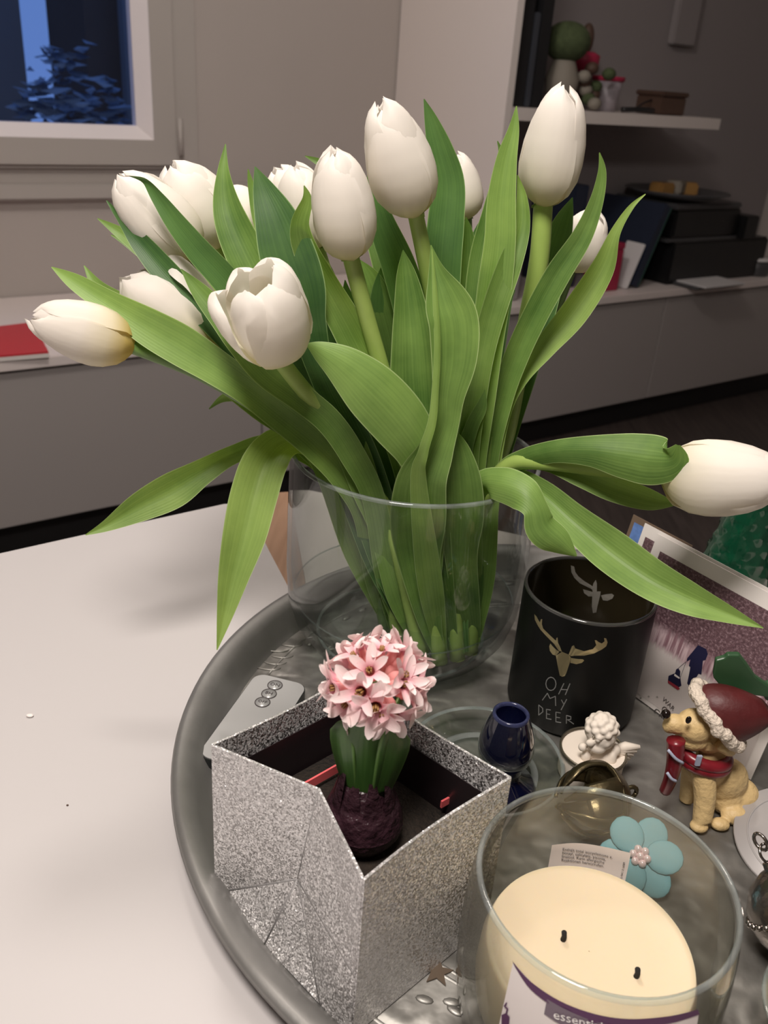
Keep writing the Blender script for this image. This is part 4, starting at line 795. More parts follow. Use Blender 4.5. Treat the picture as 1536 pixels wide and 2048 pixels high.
def textvf(txt, size, origin_, xa, ya, lift=.0002, align='CENTER'):
    cu = bpy.data.curves.new('t', 'FONT'); cu.body = txt; cu.size = size; cu.align_x = align; cu.align_y = 'CENTER'; cu.resolution_u = 2
    o = bpy.data.objects.new('t', cu); COL.objects.link(o); dg = bpy.context.evaluated_depsgraph_get(); me = bpy.data.meshes.new_from_object(o.evaluated_get(dg))
    V = [origin_ + xa * v.co.x + ya * v.co.y + xa.cross(ya).normalized() * lift for v in me.vertices]; Fc = [tuple(p.vertices) for p in me.polygons]
    bpy.data.objects.remove(o); bpy.data.curves.remove(cu); bpy.data.meshes.remove(me); return V, Fc
ztop = TZ + .0082
for (x, y), tx in zip([(550, 1371), (538, 1388), (525, 1405)], ['ON', '8H', 'OFF']):
    c = PZ(x, y, ztop); b_ = obj('button', *lathevf([(.0047, 0), (.0047, .0003), (.0001, .0005)], c, 24), M_REMOTE, rm)
    obj('button_ring', *lathevf([(.0044, .0003), (.0046, .0006), (.0049, .0006), (.0050, .0002)], c, 24), M_INK, b_)
    rot_ = math.radians(-12); xa = Vector((math.cos(rot_), math.sin(rot_), 0)); ya = Vector((-xa.y, xa.x, 0))
    V, Fc = textvf(tx, .0042 if len(tx) < 3 else .0034, c + Vector((0, 0, .0006)), xa, ya); obj('lettering', V, Fc, M_INK, b_, False)
# ------------------------------------------------------------------ black deer candle jar
def surf_hit(x, y, c, prof, far=False):
    """where the sight line through a photo point meets a turned surface (r as function of z)"""
    q = ray(x, y).normalized(); hits = []; prev = None
    for i in range(2600):
        k = .15 + i * .00025; p = CAM + q * k; z = p.z
        r = interp(prof, z) if prof[0][0] <= z <= prof[-1][0] else None
        if r is None: prev = None; continue
        g = math.hypot(p.x - c.x, p.y - c.y) - r
        if prev is not None and prev * g < 0: hits.append(p)
        prev = g
    if not hits: return None
    return hits[-1] if far else hits[0]
DC = Vector((.1325, .4775, TZ)); DR = .0412; DH = .088
dj = thing('candle_jar', DC, 'black glass candle jar with gold deer head and lettering', 'candle jar')
lathe('jar_body', [(.0002, 0), (.036, 0), (.0395, .0012), (DR, .004), (DR, DH - .0012)], DC, M_DEER, dj, 72)
lathe('inner_wall', [(DR - .0022, DH - .0012), (DR - .0026, .030), (.0002, .029)], DC, M_DEERIN, dj, 72)
lathe('rim', [(DR, DH - .0014), (DR + .0001, DH - .0003), (DR - .0006, DH + .0004), (DR - .0016, DH + .0004), (DR - .0022, DH - .0003), (DR - .0022, DH - .0014)], DC, M_RIMG, dj, 72)
dprof = [(TZ, DR + .0002), (TZ + DH, DR + .0002)]; dprofi = [(TZ, DR - .0028), (TZ + DH, DR - .0028)]
zx = lambda X, Y: (1000 + X * .22135, 1080 + Y * .22135)
def decal(polys, name, mat, parent, c, prof, far=False, sub=2):
    bm = bmesh.new()
    for pl in polys:
        bm.faces.new([bm.verts.new((x, y, 0)) for x, y in pl])
    bmesh.ops.triangulate(bm, faces=bm.faces[:])
    bmesh.ops.subdivide_edges(bm, edges=bm.edges[:], cuts=sub, use_grid_fill=True)
    bm.verts.index_update(); V = []
    for v in bm.verts:
        h = surf_hit(v.co.x, v.co.y, c, prof, far); V.append(h if h is not None else c.copy())
    Fc = [tuple(v.index for v in f.verts) for f in bm.faces]; bm.free()
    return obj(name, V, Fc, mat, parent, False)
def ribbon(pts, w):
    """polyline in photo pixels -> list of quads"""
    out = []
    for (x0, y0), (x1, y1) in zip(pts, pts[1:]):
        dx, dy = x1 - x0, y1 - y0; l = math.hypot(dx, dy) or 1; nx, ny = -dy / l * w, dx / l * w; ex, ey = dx / l * w * .5, dy / l * w * .5
        out.append([(x0 + nx - ex, y0 + ny - ey), (x1 + nx + ex, y1 + ny + ey), (x1 - nx + ex, y1 - ny + ey), (x0 - nx - ex, y0 - ny - ey)])
    return out
Z_ = lambda L: [zx(*p) for p in L]
deer = [Z_([(505, 1045), (560, 1010), (620, 1035), (640, 1060), (630, 1110), (600, 1200), (585, 1230), (560, 1235), (540, 1225), (520, 1130)]),
        Z_([(455, 935), (445, 960), (450, 1000), (475, 1035), (505, 1045), (535, 1010), (500, 985), (475, 960)]),
        Z_([(310, 670), (315, 720), (340, 770), (365, 810), (430, 880), (490, 940), (530, 1000), (560, 1010), (540, 960), (525, 930), (520, 880), (510, 885), (505, 910), (450, 860), (390, 800), (378, 760), (382, 715), (370, 715), (360, 745), (345, 720), (330, 690)]),
        Z_([(620, 1035), (650, 960), (668, 950), (680, 980), (680, 1005), (760, 1005), (840, 985), (870, 950), (855, 905), (870, 905), (895, 925), (920, 935), (945, 915), (940, 885), (960, 890), (972, 925), (960, 960), (920, 990), (850, 1025), (760, 1045), (680, 1045), (640, 1050)]),
        Z_([(640, 1065), (700, 1075), (750, 1078), (760, 1090), (740, 1110), (690, 1122), (636, 1110)])]
decal(deer, 'deer_head', M_GOLD, dj, DC, dprof, sub=1)
deer2 = [Z_([(835, 465), (910, 465), (905, 500), (880, 600), (870, 655), (840, 660), (830, 600)]), Z_([(750, 445), (760, 480), (800, 510), (835, 510), (835, 470), (790, 455)]),
         Z_([(640, 230), (645, 290), (670, 340), (720, 390), (800, 430), (830, 445), (840, 420), (760, 370), (710, 330), (680, 290), (670, 240)]), Z_([(830, 445), (845, 390), (865, 360), (875, 390), (875, 465), (838, 465)]), Z_([(912, 500), (960, 490), (1010, 485), (1030, 500), (1015, 530), (970, 550), (930, 545)])]
decal(deer2, 'deer_head_inside', M_SMOKE, dj, DC, dprofi, far=True, sub=1)
O_ = [(460 + 46 * math.cos(a * .5236), 1300 + 60 * math.sin(a * .5236)) for a in range(13)]
strokes = [O_, [(577, 1296), (530, 1392)], [(632, 1298), (590, 1398)], [(550, 1350), (612, 1352)], [(383, 1447), (428, 1385), (452, 1432), (500, 1412), (503, 1497)], [(555, 1445), (576, 1482)], [(602, 1440), (552, 1535)],
           [(350, 1490), (350, 1582)], [(350, 1490), (385, 1520), (387, 1552), (350, 1582)], [(420, 1530), (420, 1612)], [(420, 1530), (456, 1536)], [(420, 1570), (450, 1576)], [(420, 1612), (462, 1620)],
           [(505, 1555), (505, 1642)], [(505, 1555), (546, 1562)], [(505, 1600), (540, 1606)], [(505, 1642), (550, 1650)], [(600, 1585), (600, 1657)], [(600, 1585), (640, 1596), (640, 1620), (600, 1625)], [(612, 1625), (665, 1662)]]
qs = []
for s_ in strokes: qs += ribbon(Z_(s_), .9)
decal(qs, 'lettering', M_GREY, dj, DC, dprof, sub=0)
# ------------------------------------------------------------------ big scented candle
KC = Vector((.1005, .2560, TZ)); 
ko = [(.044, 0), (.050, .002), (.0530, .008), (.0548, .020), (.0555, .038), (.0550, .056), (.0540, .070), (.0525, .080)]
ki = [(r - .0028, z) for r, z in ko[2:]][::-1]
kt = thing('scented_candle', KC, 'large cream two-wick candle in a clear glass bowl', 'candle')
lathe('outer_wall', [(.0002, 0)] + ko, KC, M_JARGLASS, kt, 80); lathe('inner_wall', ki + [(.048, .004), (.0002, .004)], KC, M_JARGLASS, kt, 80)
lathe('rim', [(.0525, .080), (.0527, .0815), (.0518, .0825), (.0508, .0825), (.0502, .0815), (.0503, .080)], KC, M_GLASSEDGE, kt, 80)
WXZ = .0415
wx = lathe('wax', [(.0002, .0045), (.041, .0045), (.0450, .010), (.0462, .020), (.0455, .034), (.0440, WXZ - .002), (.0432, WXZ), (.041, WXZ - .0008), (.025, WXZ - .0018), (.0002, WXZ - .0022)], KC, M_WAX, kt, 80)
for x, y in [(1125, 1883), (1271, 1957)]:
    p = PZ(x, y, TZ + WXZ - .003); tube('wick', [p, p + Vector((.0003, 0, .003)), p + Vector((-.0002, 0, .0058))], [.0013, .0011, .0012], M_WICK, kt, 8)
kprof = [(TZ + z, r + .0002) for r, z in ko]; kprofi = [(TZ + z, r - .0032) for r, z in ko]
def warp(txt, size, mat, parent, name, fx, c, prof, far=False):
    """text laid out flat, then carried onto the turned wall through fx: (u, v) -> photo point"""
    V, Fc = textvf(txt, 1.0, Vector((0, 0, 0)), Vector((1, 0, 0)), Vector((0, 1, 0)), 0, 'LEFT')
    V2 = []
    for v in V:
        h = surf_hit(*fx(v.x * size, v.y * size), c, prof, far); V2.append(h if h is not None else c.copy())
    return obj(name, V2, Fc, mat, parent, False)
k2 = lambda X, Y: (920 + X * .40104, 1560 + Y * .40104)
def quadstrip(top, bot, name, mat, parent, prof, far=False, n=14, m_=5):
    tp_ = cr(top, 6); bt_ = cr(bot, 6); V, Fc = [], []
    def samp(l, t):
        f_ = t * (len(l) - 1); i = min(int(f_), len(l) - 2); f_ -= i; return (l[i][0] + (l[i + 1][0] - l[i][0]) * f_, l[i][1] + (l[i + 1][1] - l[i][1]) * f_)
    for j in range(m_ + 1):
        for i in range(n + 1):
            a = samp(tp_, i / n); b = samp(bt_, i / n); t = j / m_; h = surf_hit(a[0] + (b[0] - a[0]) * t, a[1] + (b[1] - a[1]) * t, KC, prof, far)
            V.append(h if h is not None else KC.copy())
    Fc = [(j * (n + 1) + i, j * (n + 1) + i + 1, (j + 1) * (n + 1) + i + 1, (j + 1) * (n + 1) + i) for j in range(m_) for i in range(n)]
    return obj(name, V, Fc, mat, parent, True)
off = .00025
def pr(d): return [(z, r + d) for z, r in kprof]
def pri(d): return [(z, r - d) for z, r in kprofi]
fl_ = quadstrip([(1026, 1925), (1100, 1998), (1180, 2034), (1260, 2046), (1340, 2040), (1398, 2024)], [(990, 2085), (1070, 2110), (1160, 2130), (1250, 2136), (1330, 2130), (1385, 2115)], 'front_label', M_LABEL, kt, pr(.0002), n=24)
quadstrip([(1024, 1921), (1060, 1962), (1120, 2002), (1190, 2028), (1260, 2038), (1340, 2032), (1396, 2019)], [(1030, 1934), (1062, 1980), (1120, 2021), (1190, 2046), (1260, 2055), (1340, 2047), (1399, 2029)], 'purple_swoosh', M_PURPLE, fl_, pr(.0004), n=30, m_=2)
quadstrip([(1094, 1998), (1130, 2018), (1180, 2040), (1230, 2052)], [(1088, 2028), (1126, 2052), (1178, 2075), (1230, 2090)], 'name_box', M_LGREY, fl_, pr(.0005), n=10, m_=3)
warp('essential', 30, M_WHITEINK, fl_, 'lettering', lambda u, v: (1106 + u * .98, 2029 - v * .85 + u * .26), KC, pr(.0008))
decal([[(1003, 2030), (1012, 2026), (1019, 2034), (1018, 2048), (1010, 2060), (1003, 2050)]] + ribbon([(1012, 2028), (1015, 2018), (1009, 2012), (1013, 2006)], 1.5), 'grape_print', M_PURPLE, fl_, KC, pr(.0006), sub=1)
bl_ = quadstrip([(1104, 1690), (1150, 1686), (1200, 1692), (1262, 1706)], [(1093, 1752), (1140, 1748), (1190, 1756), (1248, 1774)], 'back_label', M_LABEL, kt, pri(.0003), True, 16, 4)
for i, (ln, yy) in enumerate([('Enthält total isocyclemone e.', 1699), ('benzyl, salicylate, piconia,', 1706), ('linalool. Kann allergische', 1713), ('Reaktionen hervorrufen.', 1720)]):
    warp(ln, 8.6, M_INK, bl_, 'lettering', lambda u, v, yy=yy, i=i: (1125 - i * .8 + u, yy - v * .9 + u * .07 + u * u * .0009), KC, pri(.0007), True)
warp('00 27 041 5 7086', 6.5, M_INK, bl_, 'lettering', lambda u, v: (1240 + u * .18 + v * .9, 1768 - u * .95 + v * .2), KC, pri(.0007), True)
# ------------------------------------------------------------------ blue candle holder on glass dish
GC = Vector((.0700, .4020, TZ))
gd_ = thing('glass_dish', GC, 'round clear glass dish under the cobalt candle holder', 'dish')
lathe('dish_body', [(.0002, .0005), (.030, .0005), (.038, .003), (.0445, .0105), (.046, .0120), (.0455, .0130), (.0435, .0125), (.037, .0060), (.029, .0035), (.0002, .0035)], GC, M_GLASS, gd_, 64)
lathe('rolled_rim', [(.0440, .0122), (.0455, .0135), (.0465, .0125), (.0455, .0112)], GC, M_GLASSEDGE, gd_, 64); lathe('foot_ring', [(.028, .0034), (.030, .0052), (.032, .0042)], GC, M_GLASSEDGE, gd_, 64)
HC = Vector((.0785, .3905, TZ + .0036))
ch = thing('candle_holder', HC, 'glossy cobalt blue ceramic candle holder with open top', 'candle holder')
lathe('body', [(.0002, 0), (.0195, 0), (.0205, .0015), (.0185, .004), (.0115, .008), (.0095, .013), (.0120, .0175), (.0152, .0225), (.0160, .0285), (.0150, .0360), (.0124, .0445), (.0104, .0500)], HC, M_COBALT, ch, 40)
lathe('lip', [(.0104, .0500), (.0103, .0515), (.0094, .0522), (.0084, .0515), (.0083, .0500)], HC, M_COBALTRIM, ch, 40); lathe('socket', [(.0083, .050), (.0075, .038), (.0002, .036)], HC, M_COBALT, ch, 32)
# ------------------------------------------------------------------ plaster cherub in a little tub
CC = Vector((.1335, .4085, TZ))
cb = thing('cherub', CC, 'white plaster winged cherub in a small metal-rimmed tub', 'figurine')
lathe('tub', [(.0002, 0), (.0175, 0), (.0185, .002), (.0190, .018)], CC, M_PLASTER, cb, 40); lathe('rim', [(.0190, .0165), (.0198, .0175), (.0197, .0195), (.0190, .0200), (.0184, .0190)], CC, M_PEWTER, cb, 40); lathe('plaster_fill', [(.0186, .0175), (.010, .0165), (.0002, .0165)], CC, M_PLASTER, cb, 40)
hd = PY(1202, 1468, .4045); mm = pxm(hd)
def pe(x, y, Y, rx, rz, ry, rot=None): return ellvf(PY(x, y, Y), (rx * mm, ry * mm, rz * mm), rot, 16, 10)
body = [pe(1203, 1470, .4045, 30, 33, 29), pe(1195, 1492, .401, 19, 14, 18), pe(1196, 1480, .3968, 5, 6, 5), pe(1180, 1486, .398, 9, 8, 7), pe(1212, 1488, .398, 9, 8, 7), pe(1204, 1512, .405, 26, 20, 20), pe(1172, 1512, .402, 10, 15, 10), pe(1165, 1494, .401, 9, 9, 9), pe(1222, 1518, .402, 11, 20, 11), pe(1228, 1500, .405, 14, 14, 12), pe(1196, 1535, .402, 34, 14, 22)]
blob('body', body, M_PLASTER, cb, .0006, 3)
hair = []
random.seed(5)
for k in range(30):
    a = k * 2.4; zc = 1 - .95 * k / 30; s_ = math.sqrt(1 - zc * zc); hair.append(ellvf(hd + Vector((s_ * math.cos(a) * 30 * mm, s_ * math.sin(a) * 28 * mm + .0008, zc * 34 * mm + .002)), (8.5 * mm, 8.5 * mm, 7 * mm), None, 10, 8))
hair = [h for h in hair]
blob('hair', [ellvf(hd + Vector((0, .0012, .0025)), (34 * mm, 31 * mm, 34 * mm), None, 16, 10)] + hair, M_PLASTER, cb, .0006, 7)
for k in range(5):
    a = PY(1222, 1500, .409); b_ = PY(1280 - 7 * k, 1494 + 8 * k, .408); c_ = a.lerp(b_, .5) + Vector((0, 0, .0015)); tube('wing_feather', [a, c_, b_], [.0022, .0030, .0012], M_PLASTER, cb, 8)
eyes = [(1188, 1474), (1209, 1476)]
for x, y in eyes: V, Fc = ellvf(PY(x, y, .3978), (.0011, .0006, .0005), None, 8, 6); obj('eyelid', V, Fc, M_PEWTER, cb)
# ------------------------------------------------------------------ antique brass bell
LC = PY(1196, 1562, .3665); LR = .0192
be = thing('sleigh_bell', (LC.x, LC.y, TZ), 'antique brass sleigh bell with open claw slots', 'bell')
axb = Vector((.90, .34, -.08)).normalized(); e1 = axb.cross(Vector((0, 0, 1))).normalized(); e2 = axb.cross(e1)
LC.z = TZ + LR + .0012
def sph(th, ph, r=LR): return LC + (axb * math.cos(th) + (e1 * math.cos(ph) + e2 * math.sin(ph)) * math.sin(th)) * r
V, Fc = [], []
for i in range(9):
    for k in range(36): V.append(sph(1.25 * (i + .02) / 8, 6.2832 * k / 36))
Fc = [(i * 36 + k, i * 36 + (k + 1) % 36, (i + 1) * 36 + (k + 1) % 36, (i + 1) * 36 + k) for i in range(8) for k in range(36)]
o = obj('cap', V, Fc, M_BRASS, be); md = o.modifiers.new('t', 'SOLIDIFY'); md.thickness = .0016; md.offset = 0
for c in range(6):
    V, Fc = [], []; n = 12
    for i in range(n):
        t = i / (n - 1); th = 1.15 + 1.75 * t; hw = .31 * (1 - .15 * t) * (1 if t < .7 else max(.15, 1 - (t - .7) / .3 * .85)) * (1 - .30 * math.sin(min(t * 1.4, 1) * 3.14159) )
        for j in range(5): V.append(sph(th, c * 1.0472 + hw * (j / 2 - 1), LR * (1.0 + (.10 * max(0, t - .8) / .2 if t > .8 else 0) + .04 * (1 - abs(j / 2 - 1)))))
    Fc = [(i * 5 + j, i * 5 + j + 1, i * 5 + j + 6, i * 5 + j + 5) for i in range(n - 1) for j in range(4)]
    o = obj('claw', V, Fc, M_BRASS, be); md = o.modifiers.new('t', 'SOLIDIFY'); md.thickness = .0018; md.offset = 0
lp = LC + axb * (LR + .004); pts = [lp + (axb * math.cos(a) + e2 * math.sin(a)) * .0045 for a in [6.2832 * k / 16 for k in range(17)]]; tube('hanging_loop', pts, .0013, M_BRASS, be, 8)
pts = [sph(1.20, 6.2832 * k / 36, LR * 1.03) for k in range(37)]; tube('collar', pts, .0011, M_BRASS, be, 8)
# ------------------------------------------------------------------ puppy figurine
dg_ = thing('puppy_figurine', (.208, .386, TZ), 'sitting yellow puppy figurine in santa hat and scarf', 'figurine')
D0 = PY(1430, 1520, .386); mm = pxm(D0)
def de(x, y, Y, rx, rz, ry, ry_=0.0): return ellvf(PY(x, y, Y), (rx * mm, ry * mm, rz * mm), Matrix.Rotation(ry_, 3, 'Y'), 18, 12)
def dt(pts, rad): return tubevf(cr([tuple(PY(*p)) for p in pts], 5), [r * mm for r in [lerp(rad[0], rad[1], i / (5 * (len(pts) - 1))) for i in range(5 * (len(pts) - 1) + 1)]], 12)
dogb = [de(1388, 1452, .385, 36, 36, 34), de(1352, 1448, .384, 25, 20, 20, .25), de(1338, 1452, .384, 13, 14, 15), de(1385, 1475, .385, 34, 24, 28), de(1425, 1480, .386, 36, 24, 26, -.5), de(1440, 1455, .389, 42, 42, 34),
        de(1412, 1540, .386, 38, 40, 30), de(1450, 1560, .389, 46, 52, 36), de(1475, 1595, .391, 44, 46, 40), de(1455, 1600, .385, 34, 34, 22), dt([(1405, 1530, .381), (1410, 1590, .375), (1404, 1640, .371)], (25, 19)), de(1398, 1652, .369, 19, 11, 16), dt([(1385, 1530, .392), (1378, 1580, .392), (1372, 1600, .392)], (22, 15)),
        de(1440, 1648, .372, 20, 12, 15), de(1470, 1630, .378, 30, 20, 20), dt([(1500, 1620, .396), (1525, 1612, .398), (1535, 1590, .40)], (12, 7)), de(1425, 1515, .387, 34, 30, 27)]
blob('body', dogb, M_DOG, dg_, .0008, 4)
def drop_down(px, py, Y, r, mat, nm): V, Fc = ellvf(PY(px, py, Y), r, None, 12, 8); return obj(nm, V, Fc, mat, dg_)
drop_down(1377, 1440, .3752, (.0016, .0010, .0024), M_DARKEYE, 'eye'); drop_down(1332, 1428, .3815, (.0026, .0026, .0026), M_DARKEYE, 'nose')
V, Fc = tubevf(cr([tuple(PY(*p)) for p in [(1440, 1482, .378), (1455, 1495, .377), (1462, 1505, .378)]], 4), [.004, .0046, .005, .005, .0046, .0042, .0036, .003, .002], 10); obj('ear', V, Fc, M_DOG, dg_)
# hat: fur band torus and red cap bent backwards
hc = PY(1425, 1432, .386); hx = (PY(1478, 1485, .383) - PY(1388, 1372, .389)); hl = hx.length / 2; hx.normalize(); hcen = (PY(1478, 1488, .383) + PY(1390, 1374, .389)) / 2
hn = Vector((hx.z, .10, -hx.x)); hn = (hn - hx * hn.dot(hx)).normalized(); hn = hn if hn.x > 0 else -hn; hy2 = hn.cross(hx)
pts = [hcen + hx * math.cos(a) * hl * .92 + hy2 * math.sin(a) * hl * .66 for a in [6.2832 * k / 30 for k in range(31)]]
bparts = [ellvf(p + Vector((random.uniform(-1, 1), random.uniform(-1, 1), random.uniform(-1, 1))) * .0008, (.0040,) * 3, None, 8, 6) for p in pts]
blob('fur_band', bparts, M_FUR, dg_, .0007, 0)
hatp = []
for t in [i / 9 for i in range(10)]:
    cpos = hcen + hn * (.024 * t) + hx * (.010 * t * t) ; rr = (1 - t ** 2.2 * .62)
    hatp.append([cpos + hx * math.cos(a) * hl * .88 * rr + hy2 * math.sin(a) * hl * .64 * rr for a in [6.2832 * k / 24 for k in range(24)]])
V = [p for r_ in hatp for p in r_]; Fc = [(i * 24 + k, i * 24 + (k + 1) % 24, (i + 1) * 24 + (k + 1) % 24, (i + 1) * 24 + k) for i in range(9) for k in range(24)] + [tuple(9 * 24 + k for k in range(24))]
obj('hat', V, Fc, M_DOGRED, dg_)
# scarf: collar, two hanging flaps, stripes
nk = PY(1408, 1508, .386)
pts = [nk + Vector((math.cos(a) * .0128, math.sin(a) * .0105, -.0018 * math.cos(a) + .0004)) for a in [6.2832 * k / 24 for k in range(25)]]
sc1 = obj('scarf', *joined(tubevf(pts, .0036, 10), tubevf([p + Vector((0, 0, -.0036)) for p in pts], .0036, 10)), M_SCARF, dg_)
sf = cr([tuple(PY(*p)) for p in [(1352, 1480, .375), (1350, 1520, .3735), (1342, 1555, .3745), (1330, 1582, .377)]], 6); V, Fc = tubevf(sf, [.0050 - .0001 * i for i in range(len(sf))], 10); obj('scarf_end', V, Fc, M_SCARF, dg_)
for a, b_ in [((1336, 1500), (1366, 1526)), ((1334, 1545), (1352, 1562))]: tube('stripe', [PY(a[0], a[1], .3700), PY((a[0] + b_[0]) / 2, (a[1] + b_[1]) / 2 + 4, .3685), PY(b_[0], b_[1], .3695)], .0009, M_STRIPE, sc1, 6, 3)
box('stripe_patch', PY(1397, 1521, .3725), (.0030, .0016, .0072), M_STRIPE, sc1, .1, .0004)
# ------------------------------------------------------------------ cards standing at the back right
def card(name, bl, d, up, w, h, label, pic=None, grp=None, border=.006, mat=None):
    o = thing(name, bl, label, 'card', grp); nrm = d.cross(up).normalized()
    if nrm.dot(CAM - bl) < 0: nrm = -nrm
    V, Fc = extrude([bl, bl + d * w, bl + d * w + up * h, bl + up * h], -nrm * .0006); obj('sheet', V, Fc, mat or M_CARD, o, False)
    if pic:
        a, b_, c_, e_ = pic
        P4 = [bl + d * (w * a) + up * (h * c_), bl + d * (w * b_) + up * (h * c_), bl + d * (w * b_) + up * (h * e_), bl + d * (w * a) + up * (h * e_)]
        obj('printed_picture', [p + nrm * .0002 for p in P4], [(0, 1, 2, 3)], M_FOREST, o, False, [(0, .0), (1, .0), (1, 1), (0, 1)])
    return o, nrm
cb0 = Vector((.1570, .5190, TZ + .0006)); tl_ = Vector((.1745, .5320, .1135)); cd_ = (PZ(1536, 1180, .1135) - tl_); cd_.z = 0; cd_.normalize(); cu_ = (tl_ - cb0); cu_ -= cd_ * cu_.dot(cd_); chh = cu_.length; cu_.normalize(); cb0 = tl_ - cu_ * chh
card('greeting_card', cb0 + Vector((.0012, .0016, 0)), cd_, cu_, .125, chh, 'rear white greeting card, only its left border strip showing', (.032, .94, .06, .925), 'standing greeting cards')
fcb = cb0 + cd_ * .0125 + Vector((-.0004, -.0006, 0)); fch = chh - .001
fcard, fn = card('greeting_card', fcb, cd_, cu_, .118, fch, 'front white greeting card printed with frosty forest and figure', (.055, .95, .03, .91), 'standing greeting cards')
def card_hit(x, y, lift=.0004):
    q = ray(x, y); k = (fcb - CAM).dot(fn) / q.dot(fn); return CAM + q * k + fn * lift
def cpoly(pl, name, mat, lift=.0004): obj(name, [card_hit(x, y, lift) for x, y in pl], [tuple(range(len(pl)))], mat, fcard, False)
c6 = lambda L: [(1200 + x * .21875, 1030 + y * .21875) for x, y in L]
cpoly(c6([(900, 1188), (975, 1225), (990, 1270), (970, 1325), (945, 1330), (930, 1460), (905, 1450), (830, 1570), (800, 1540), (830, 1390), (815, 1380), (830, 1320), (795, 1340), (800, 1310)]), 'printed_person', M_NAVY)
cpoly(c6([(700, 1410), (720, 1400), (738, 1430), (735, 1470), (748, 1560), (720, 1575), (625, 1510), (630, 1470), (690, 1445)]), 'printed_bag', M_NAVY); cpoly(c6([(625, 1508), (720, 1570), (735, 1590), (715, 1600), (625, 1535)]), 'printed_bag_base', M_PRED, .0005)
cpoly(c6([(688, 1450), (735, 1485), (730, 1498), (682, 1468)]), 'printed_band', M_CARD, .0006)
for q4 in ribbon(c6([(740, 1480), (790, 1345)]), .35) + ribbon(c6([(720, 1400), (790, 1340)]), .35): cpoly(q4, 'printed_strap', M_NAVY, .0005)
cx_ = (card_hit(1345, 1420) - card_hit(1330, 1405)).normalized(); cyv = fn.cross(cx_)
for tx, x, y, sz in [('WAR', 1338, 1408, .0045), ('Oh', 1334, 1424, .0065), ('Chri', 1322, 1432, .0065)]:
    V, Fc = textvf(tx, sz, card_hit(x, y), cx_, cyv if cyv.z > 0 else -cyv, .0003); obj('lettering', V, Fc, M_INK, fcard, False)
for x, y in [(1282, 1396), (1298, 1393), (1315, 1394), (1297, 1415)]: cpoly([(x + 3.2 * math.cos(a) * (1 if k % 2 else .35), y + 3.2 * math.sin(a) * (1 if k % 2 else .35)) for k, a in enumerate([.524 * j for j in range(12)])], 'printed_snowflake', M_SMOKE)
b3 = cb0 + Vector((.004, .0065, 0)); 
bcd, bn = card('postcard', b3 + cd_ * -.012, cd_, cu_, .05, chh * .99, 'brown-edged card with blue picture behind the greeting cards', None, None, mat=M_CARDBROWN)
bl3 = b3 - cd_ * .012; obj('blue_picture', [bl3 + cd_ * .003 + cu_ * (chh * .40) + bn * .0003, bl3 + cd_ * .047 + cu_ * (chh * .40) + bn * .0003, bl3 + cd_ * .047 + cu_ * (chh * .95) + bn * .0003, bl3 + cd_ * .003 + cu_ * (chh * .95) + bn * .0003], [(0, 1, 2, 3)], M_CARDBLUE, bcd, False)
# ------------------------------------------------------------------ green glass tree
tc_ = Vector((.292, .640, .0026)); gt = thing('glass_tree', (tc_.x, tc_.y, .003), 'dark green dimpled glass cone tree behind the cards', 'ornament'); V, Fc = [], []
nr, ns = 44, 48; HT = .125
for i in range(nr + 1):
    z = HT * i / nr; r0_ = .030 * (1 - (i / nr)) ** .85 + .003
    for k in range(ns):
        a = 6.2832 * k / ns; d = .0018 * max(0, math.sin(a * 8 + (0 if int(i / 4) % 2 else 3.1416)) * math.sin(i / 4 * 3.14159) ** 2); V.append(tc_ + Vector((math.cos(a) * (r0_ + d), math.sin(a) * (r0_ + d), z + .001)))
Fc = [(i * ns + k, i * ns + (k + 1) % ns, (i + 1) * ns + (k + 1) % ns, (i + 1) * ns + k) for i in range(nr) for k in range(ns)] + [tuple(nr * ns + k for k in range(ns)), tuple(range(ns - 1, -1, -1))]
obj('cone', V, Fc, M_TREE, gt); lathe('base_ring', [(.034, 0), (.035, .002), (.033, .004)], tc_ + Vector((0, 0, .0005)), M_TREE, gt, 40, capb=True)
# ------------------------------------------------------------------ succulent twig over the puppy
su = thing('succulent_cutting', (.255, .405, TZ), 'dark green scalloped succulent leaf above the puppy hat', 'plant')
def flatleaf(pl, Y, th, nm): V, Fc = extrude([PY(x, y, Y) for x, y in pl], (0, th, th * .3)); o = obj(nm, V, Fc, M_SUCC, su, False); md = o.modifiers.new('b', 'BEVEL'); md.width = .0008; md.segments = 2; return o
flatleaf([(1427, 1350), (1432, 1322), (1450, 1317), (1456, 1311), (1480, 1311), (1495, 1330), (1512, 1355), (1545, 1378), (1560, 1400), (1520, 1393), (1470, 1387), (1440, 1372), (1428, 1358)], .397, .003, 'leaf')
flatleaf([(1520, 1372), (1560, 1362), (1600, 1385), (1610, 1420), (1570, 1420), (1530, 1400)], .401, .003, 'leaf')
tube('stem', [PY(1540, 1390, .401), PY(1600, 1420, .404), Vector((.268, .402, .03)), Vector((.262, .405, TZ))], .0022, M_SUCC, su, 8, 4)
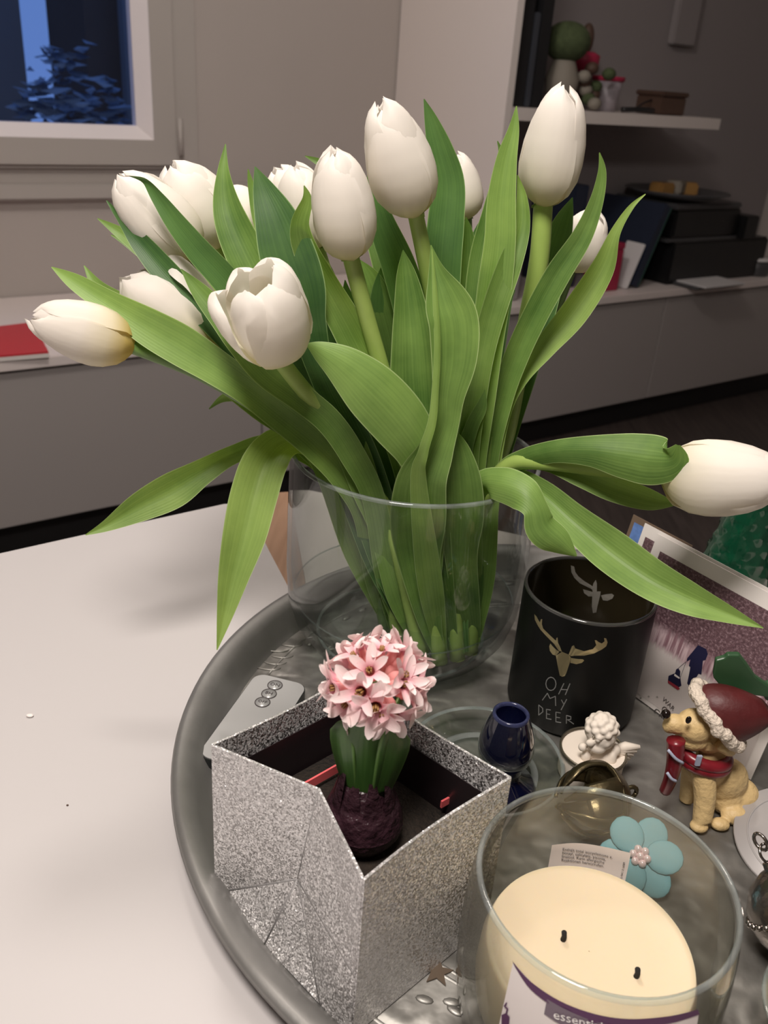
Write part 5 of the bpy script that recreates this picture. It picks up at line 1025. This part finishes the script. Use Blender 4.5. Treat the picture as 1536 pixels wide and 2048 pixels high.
# ------------------------------------------------------------------ pale blue fabric flower behind the candle
bf = thing('fabric_flower', PZ(1290, 1770, TZ), 'pale blue satin flower with pearl beads behind the candle', 'flower')
fc = Vector((.1450, .3340, TZ + .014)); fnv = Vector((-.25, -.62, .74)).normalized(); f1 = fnv.cross(Vector((0, 0, 1))).normalized(); f2 = fnv.cross(f1)
for k in range(6):
    a = k * 1.0472 + .3; d = f1 * math.cos(a) + f2 * math.sin(a); e = fnv.cross(d)
    V, Fc = ellvf(fc + d * .0120 + fnv * (.0016 * (k % 2)), (.0095, .0085, .0013), Matrix((d, e, fnv)).transposed(), 16, 10); obj('petal', V, Fc, M_BLUEPETAL, bf)
for k in range(7):
    p = fc + fnv * .003 + (f1 * math.cos(k * 1.0472) + f2 * math.sin(k * 1.0472)) * (.0036 if k else 0); V, Fc = ellvf(p, (.0021,) * 3, None, 10, 8); obj('bead', V, Fc, M_BEADP, bf)
# ------------------------------------------------------------------ tin disc, silver bauble and mottled votive at the right edge
dc = Vector((.2400, .3585, TZ + .0065)); td = thing('tin_lid', (dc.x, dc.y, TZ), 'flat grey round tin lid at the right edge', 'lid')
dn = Vector((-.10, -.22, .97)).normalized(); Rm = dn.to_track_quat('Z', 'Y').to_matrix()
lathe('disc', [(.0002, -.0012), (.0345, -.0012), (.0350, .0006), (.0345, .0014), (.0002, .0014)], dc, M_DISC, td, 48, Rm); lathe('groove_ring', [(.0272, .0013), (.0275, .0019), (.0281, .0019), (.0284, .0013)], dc, M_DISC, td, 48, Rm)
sbn = Vector((.2080, .2960, 0)); sb_ = thing('silver_bauble', (sbn.x, sbn.y, TZ), 'antique silver bauble with beaded band and hanging ring', 'bauble')
SB = Vector((.2080, .2960, .030)); axs = Vector((-.45, .60, .66)).normalized(); Rs = axs.to_track_quat('Z', 'Y').to_matrix()
lathe('shell', [(.0004, -.0235), (.010, -.0215), (.0175, -.0155), (.0215, -.006), (.0220, 0), (.0205, .008), (.0155, .0155), (.0075, .0205), (.0045, .0215), (.0040, .0245), (.0004, .0250)], SB, M_SILVER, sb_, 40, Rs)
for k in range(30):
    a = 6.2832 * k / 30; V, Fc = ellvf(SB + Rs @ Vector((math.cos(a) * .0222, math.sin(a) * .0222, .0025)), (.0015,) * 3, None, 8, 6); obj('bead', V, Fc, M_SILVER, sb_)
rp_ = SB + axs * .0285; e1 = axs.cross(Vector((0, 0, 1))).normalized()
tube('hanging_ring', [rp_ + (axs * math.cos(a) + e1 * math.sin(a)) * .0042 for a in [6.2832 * k / 16 for k in range(17)]], .0007, M_SILVER, sb_, 8)
rp2 = rp_ + axs * .0055; e3 = axs.cross(e1); tube('hook_ring', [rp2 + (axs * math.cos(a) * 1.2 + e3 * math.sin(a)) * .0034 for a in [6.2832 * k / 16 for k in range(17)]], .0009, M_SILVER, sb_, 8)
vc_ = Vector((.2060, .2360, TZ)); vo_ = thing('mercury_votive', vc_, 'mottled gold and silver glass votive beside the large candle', 'votive')
lathe('bowl', [(.0002, .001), (.022, .001), (.0245, .003), (.0285, .014), (.0330, .030), (.0350, .034), (.0335, .0345), (.0315, .030), (.0270, .015), (.0225, .006), (.0002, .005)], vc_, M_MERC, vo_, 48)
lathe('lip', [(.0338, .0343), (.0350, .0352), (.0358, .0340), (.0348, .0332)], vc_, M_GLASSEDGE, vo_, 48); lathe('tealight', [(.0002, .006), (.018, .006), (.018, .016), (.0002, .016)], vc_, M_WAX, vo_, 32)
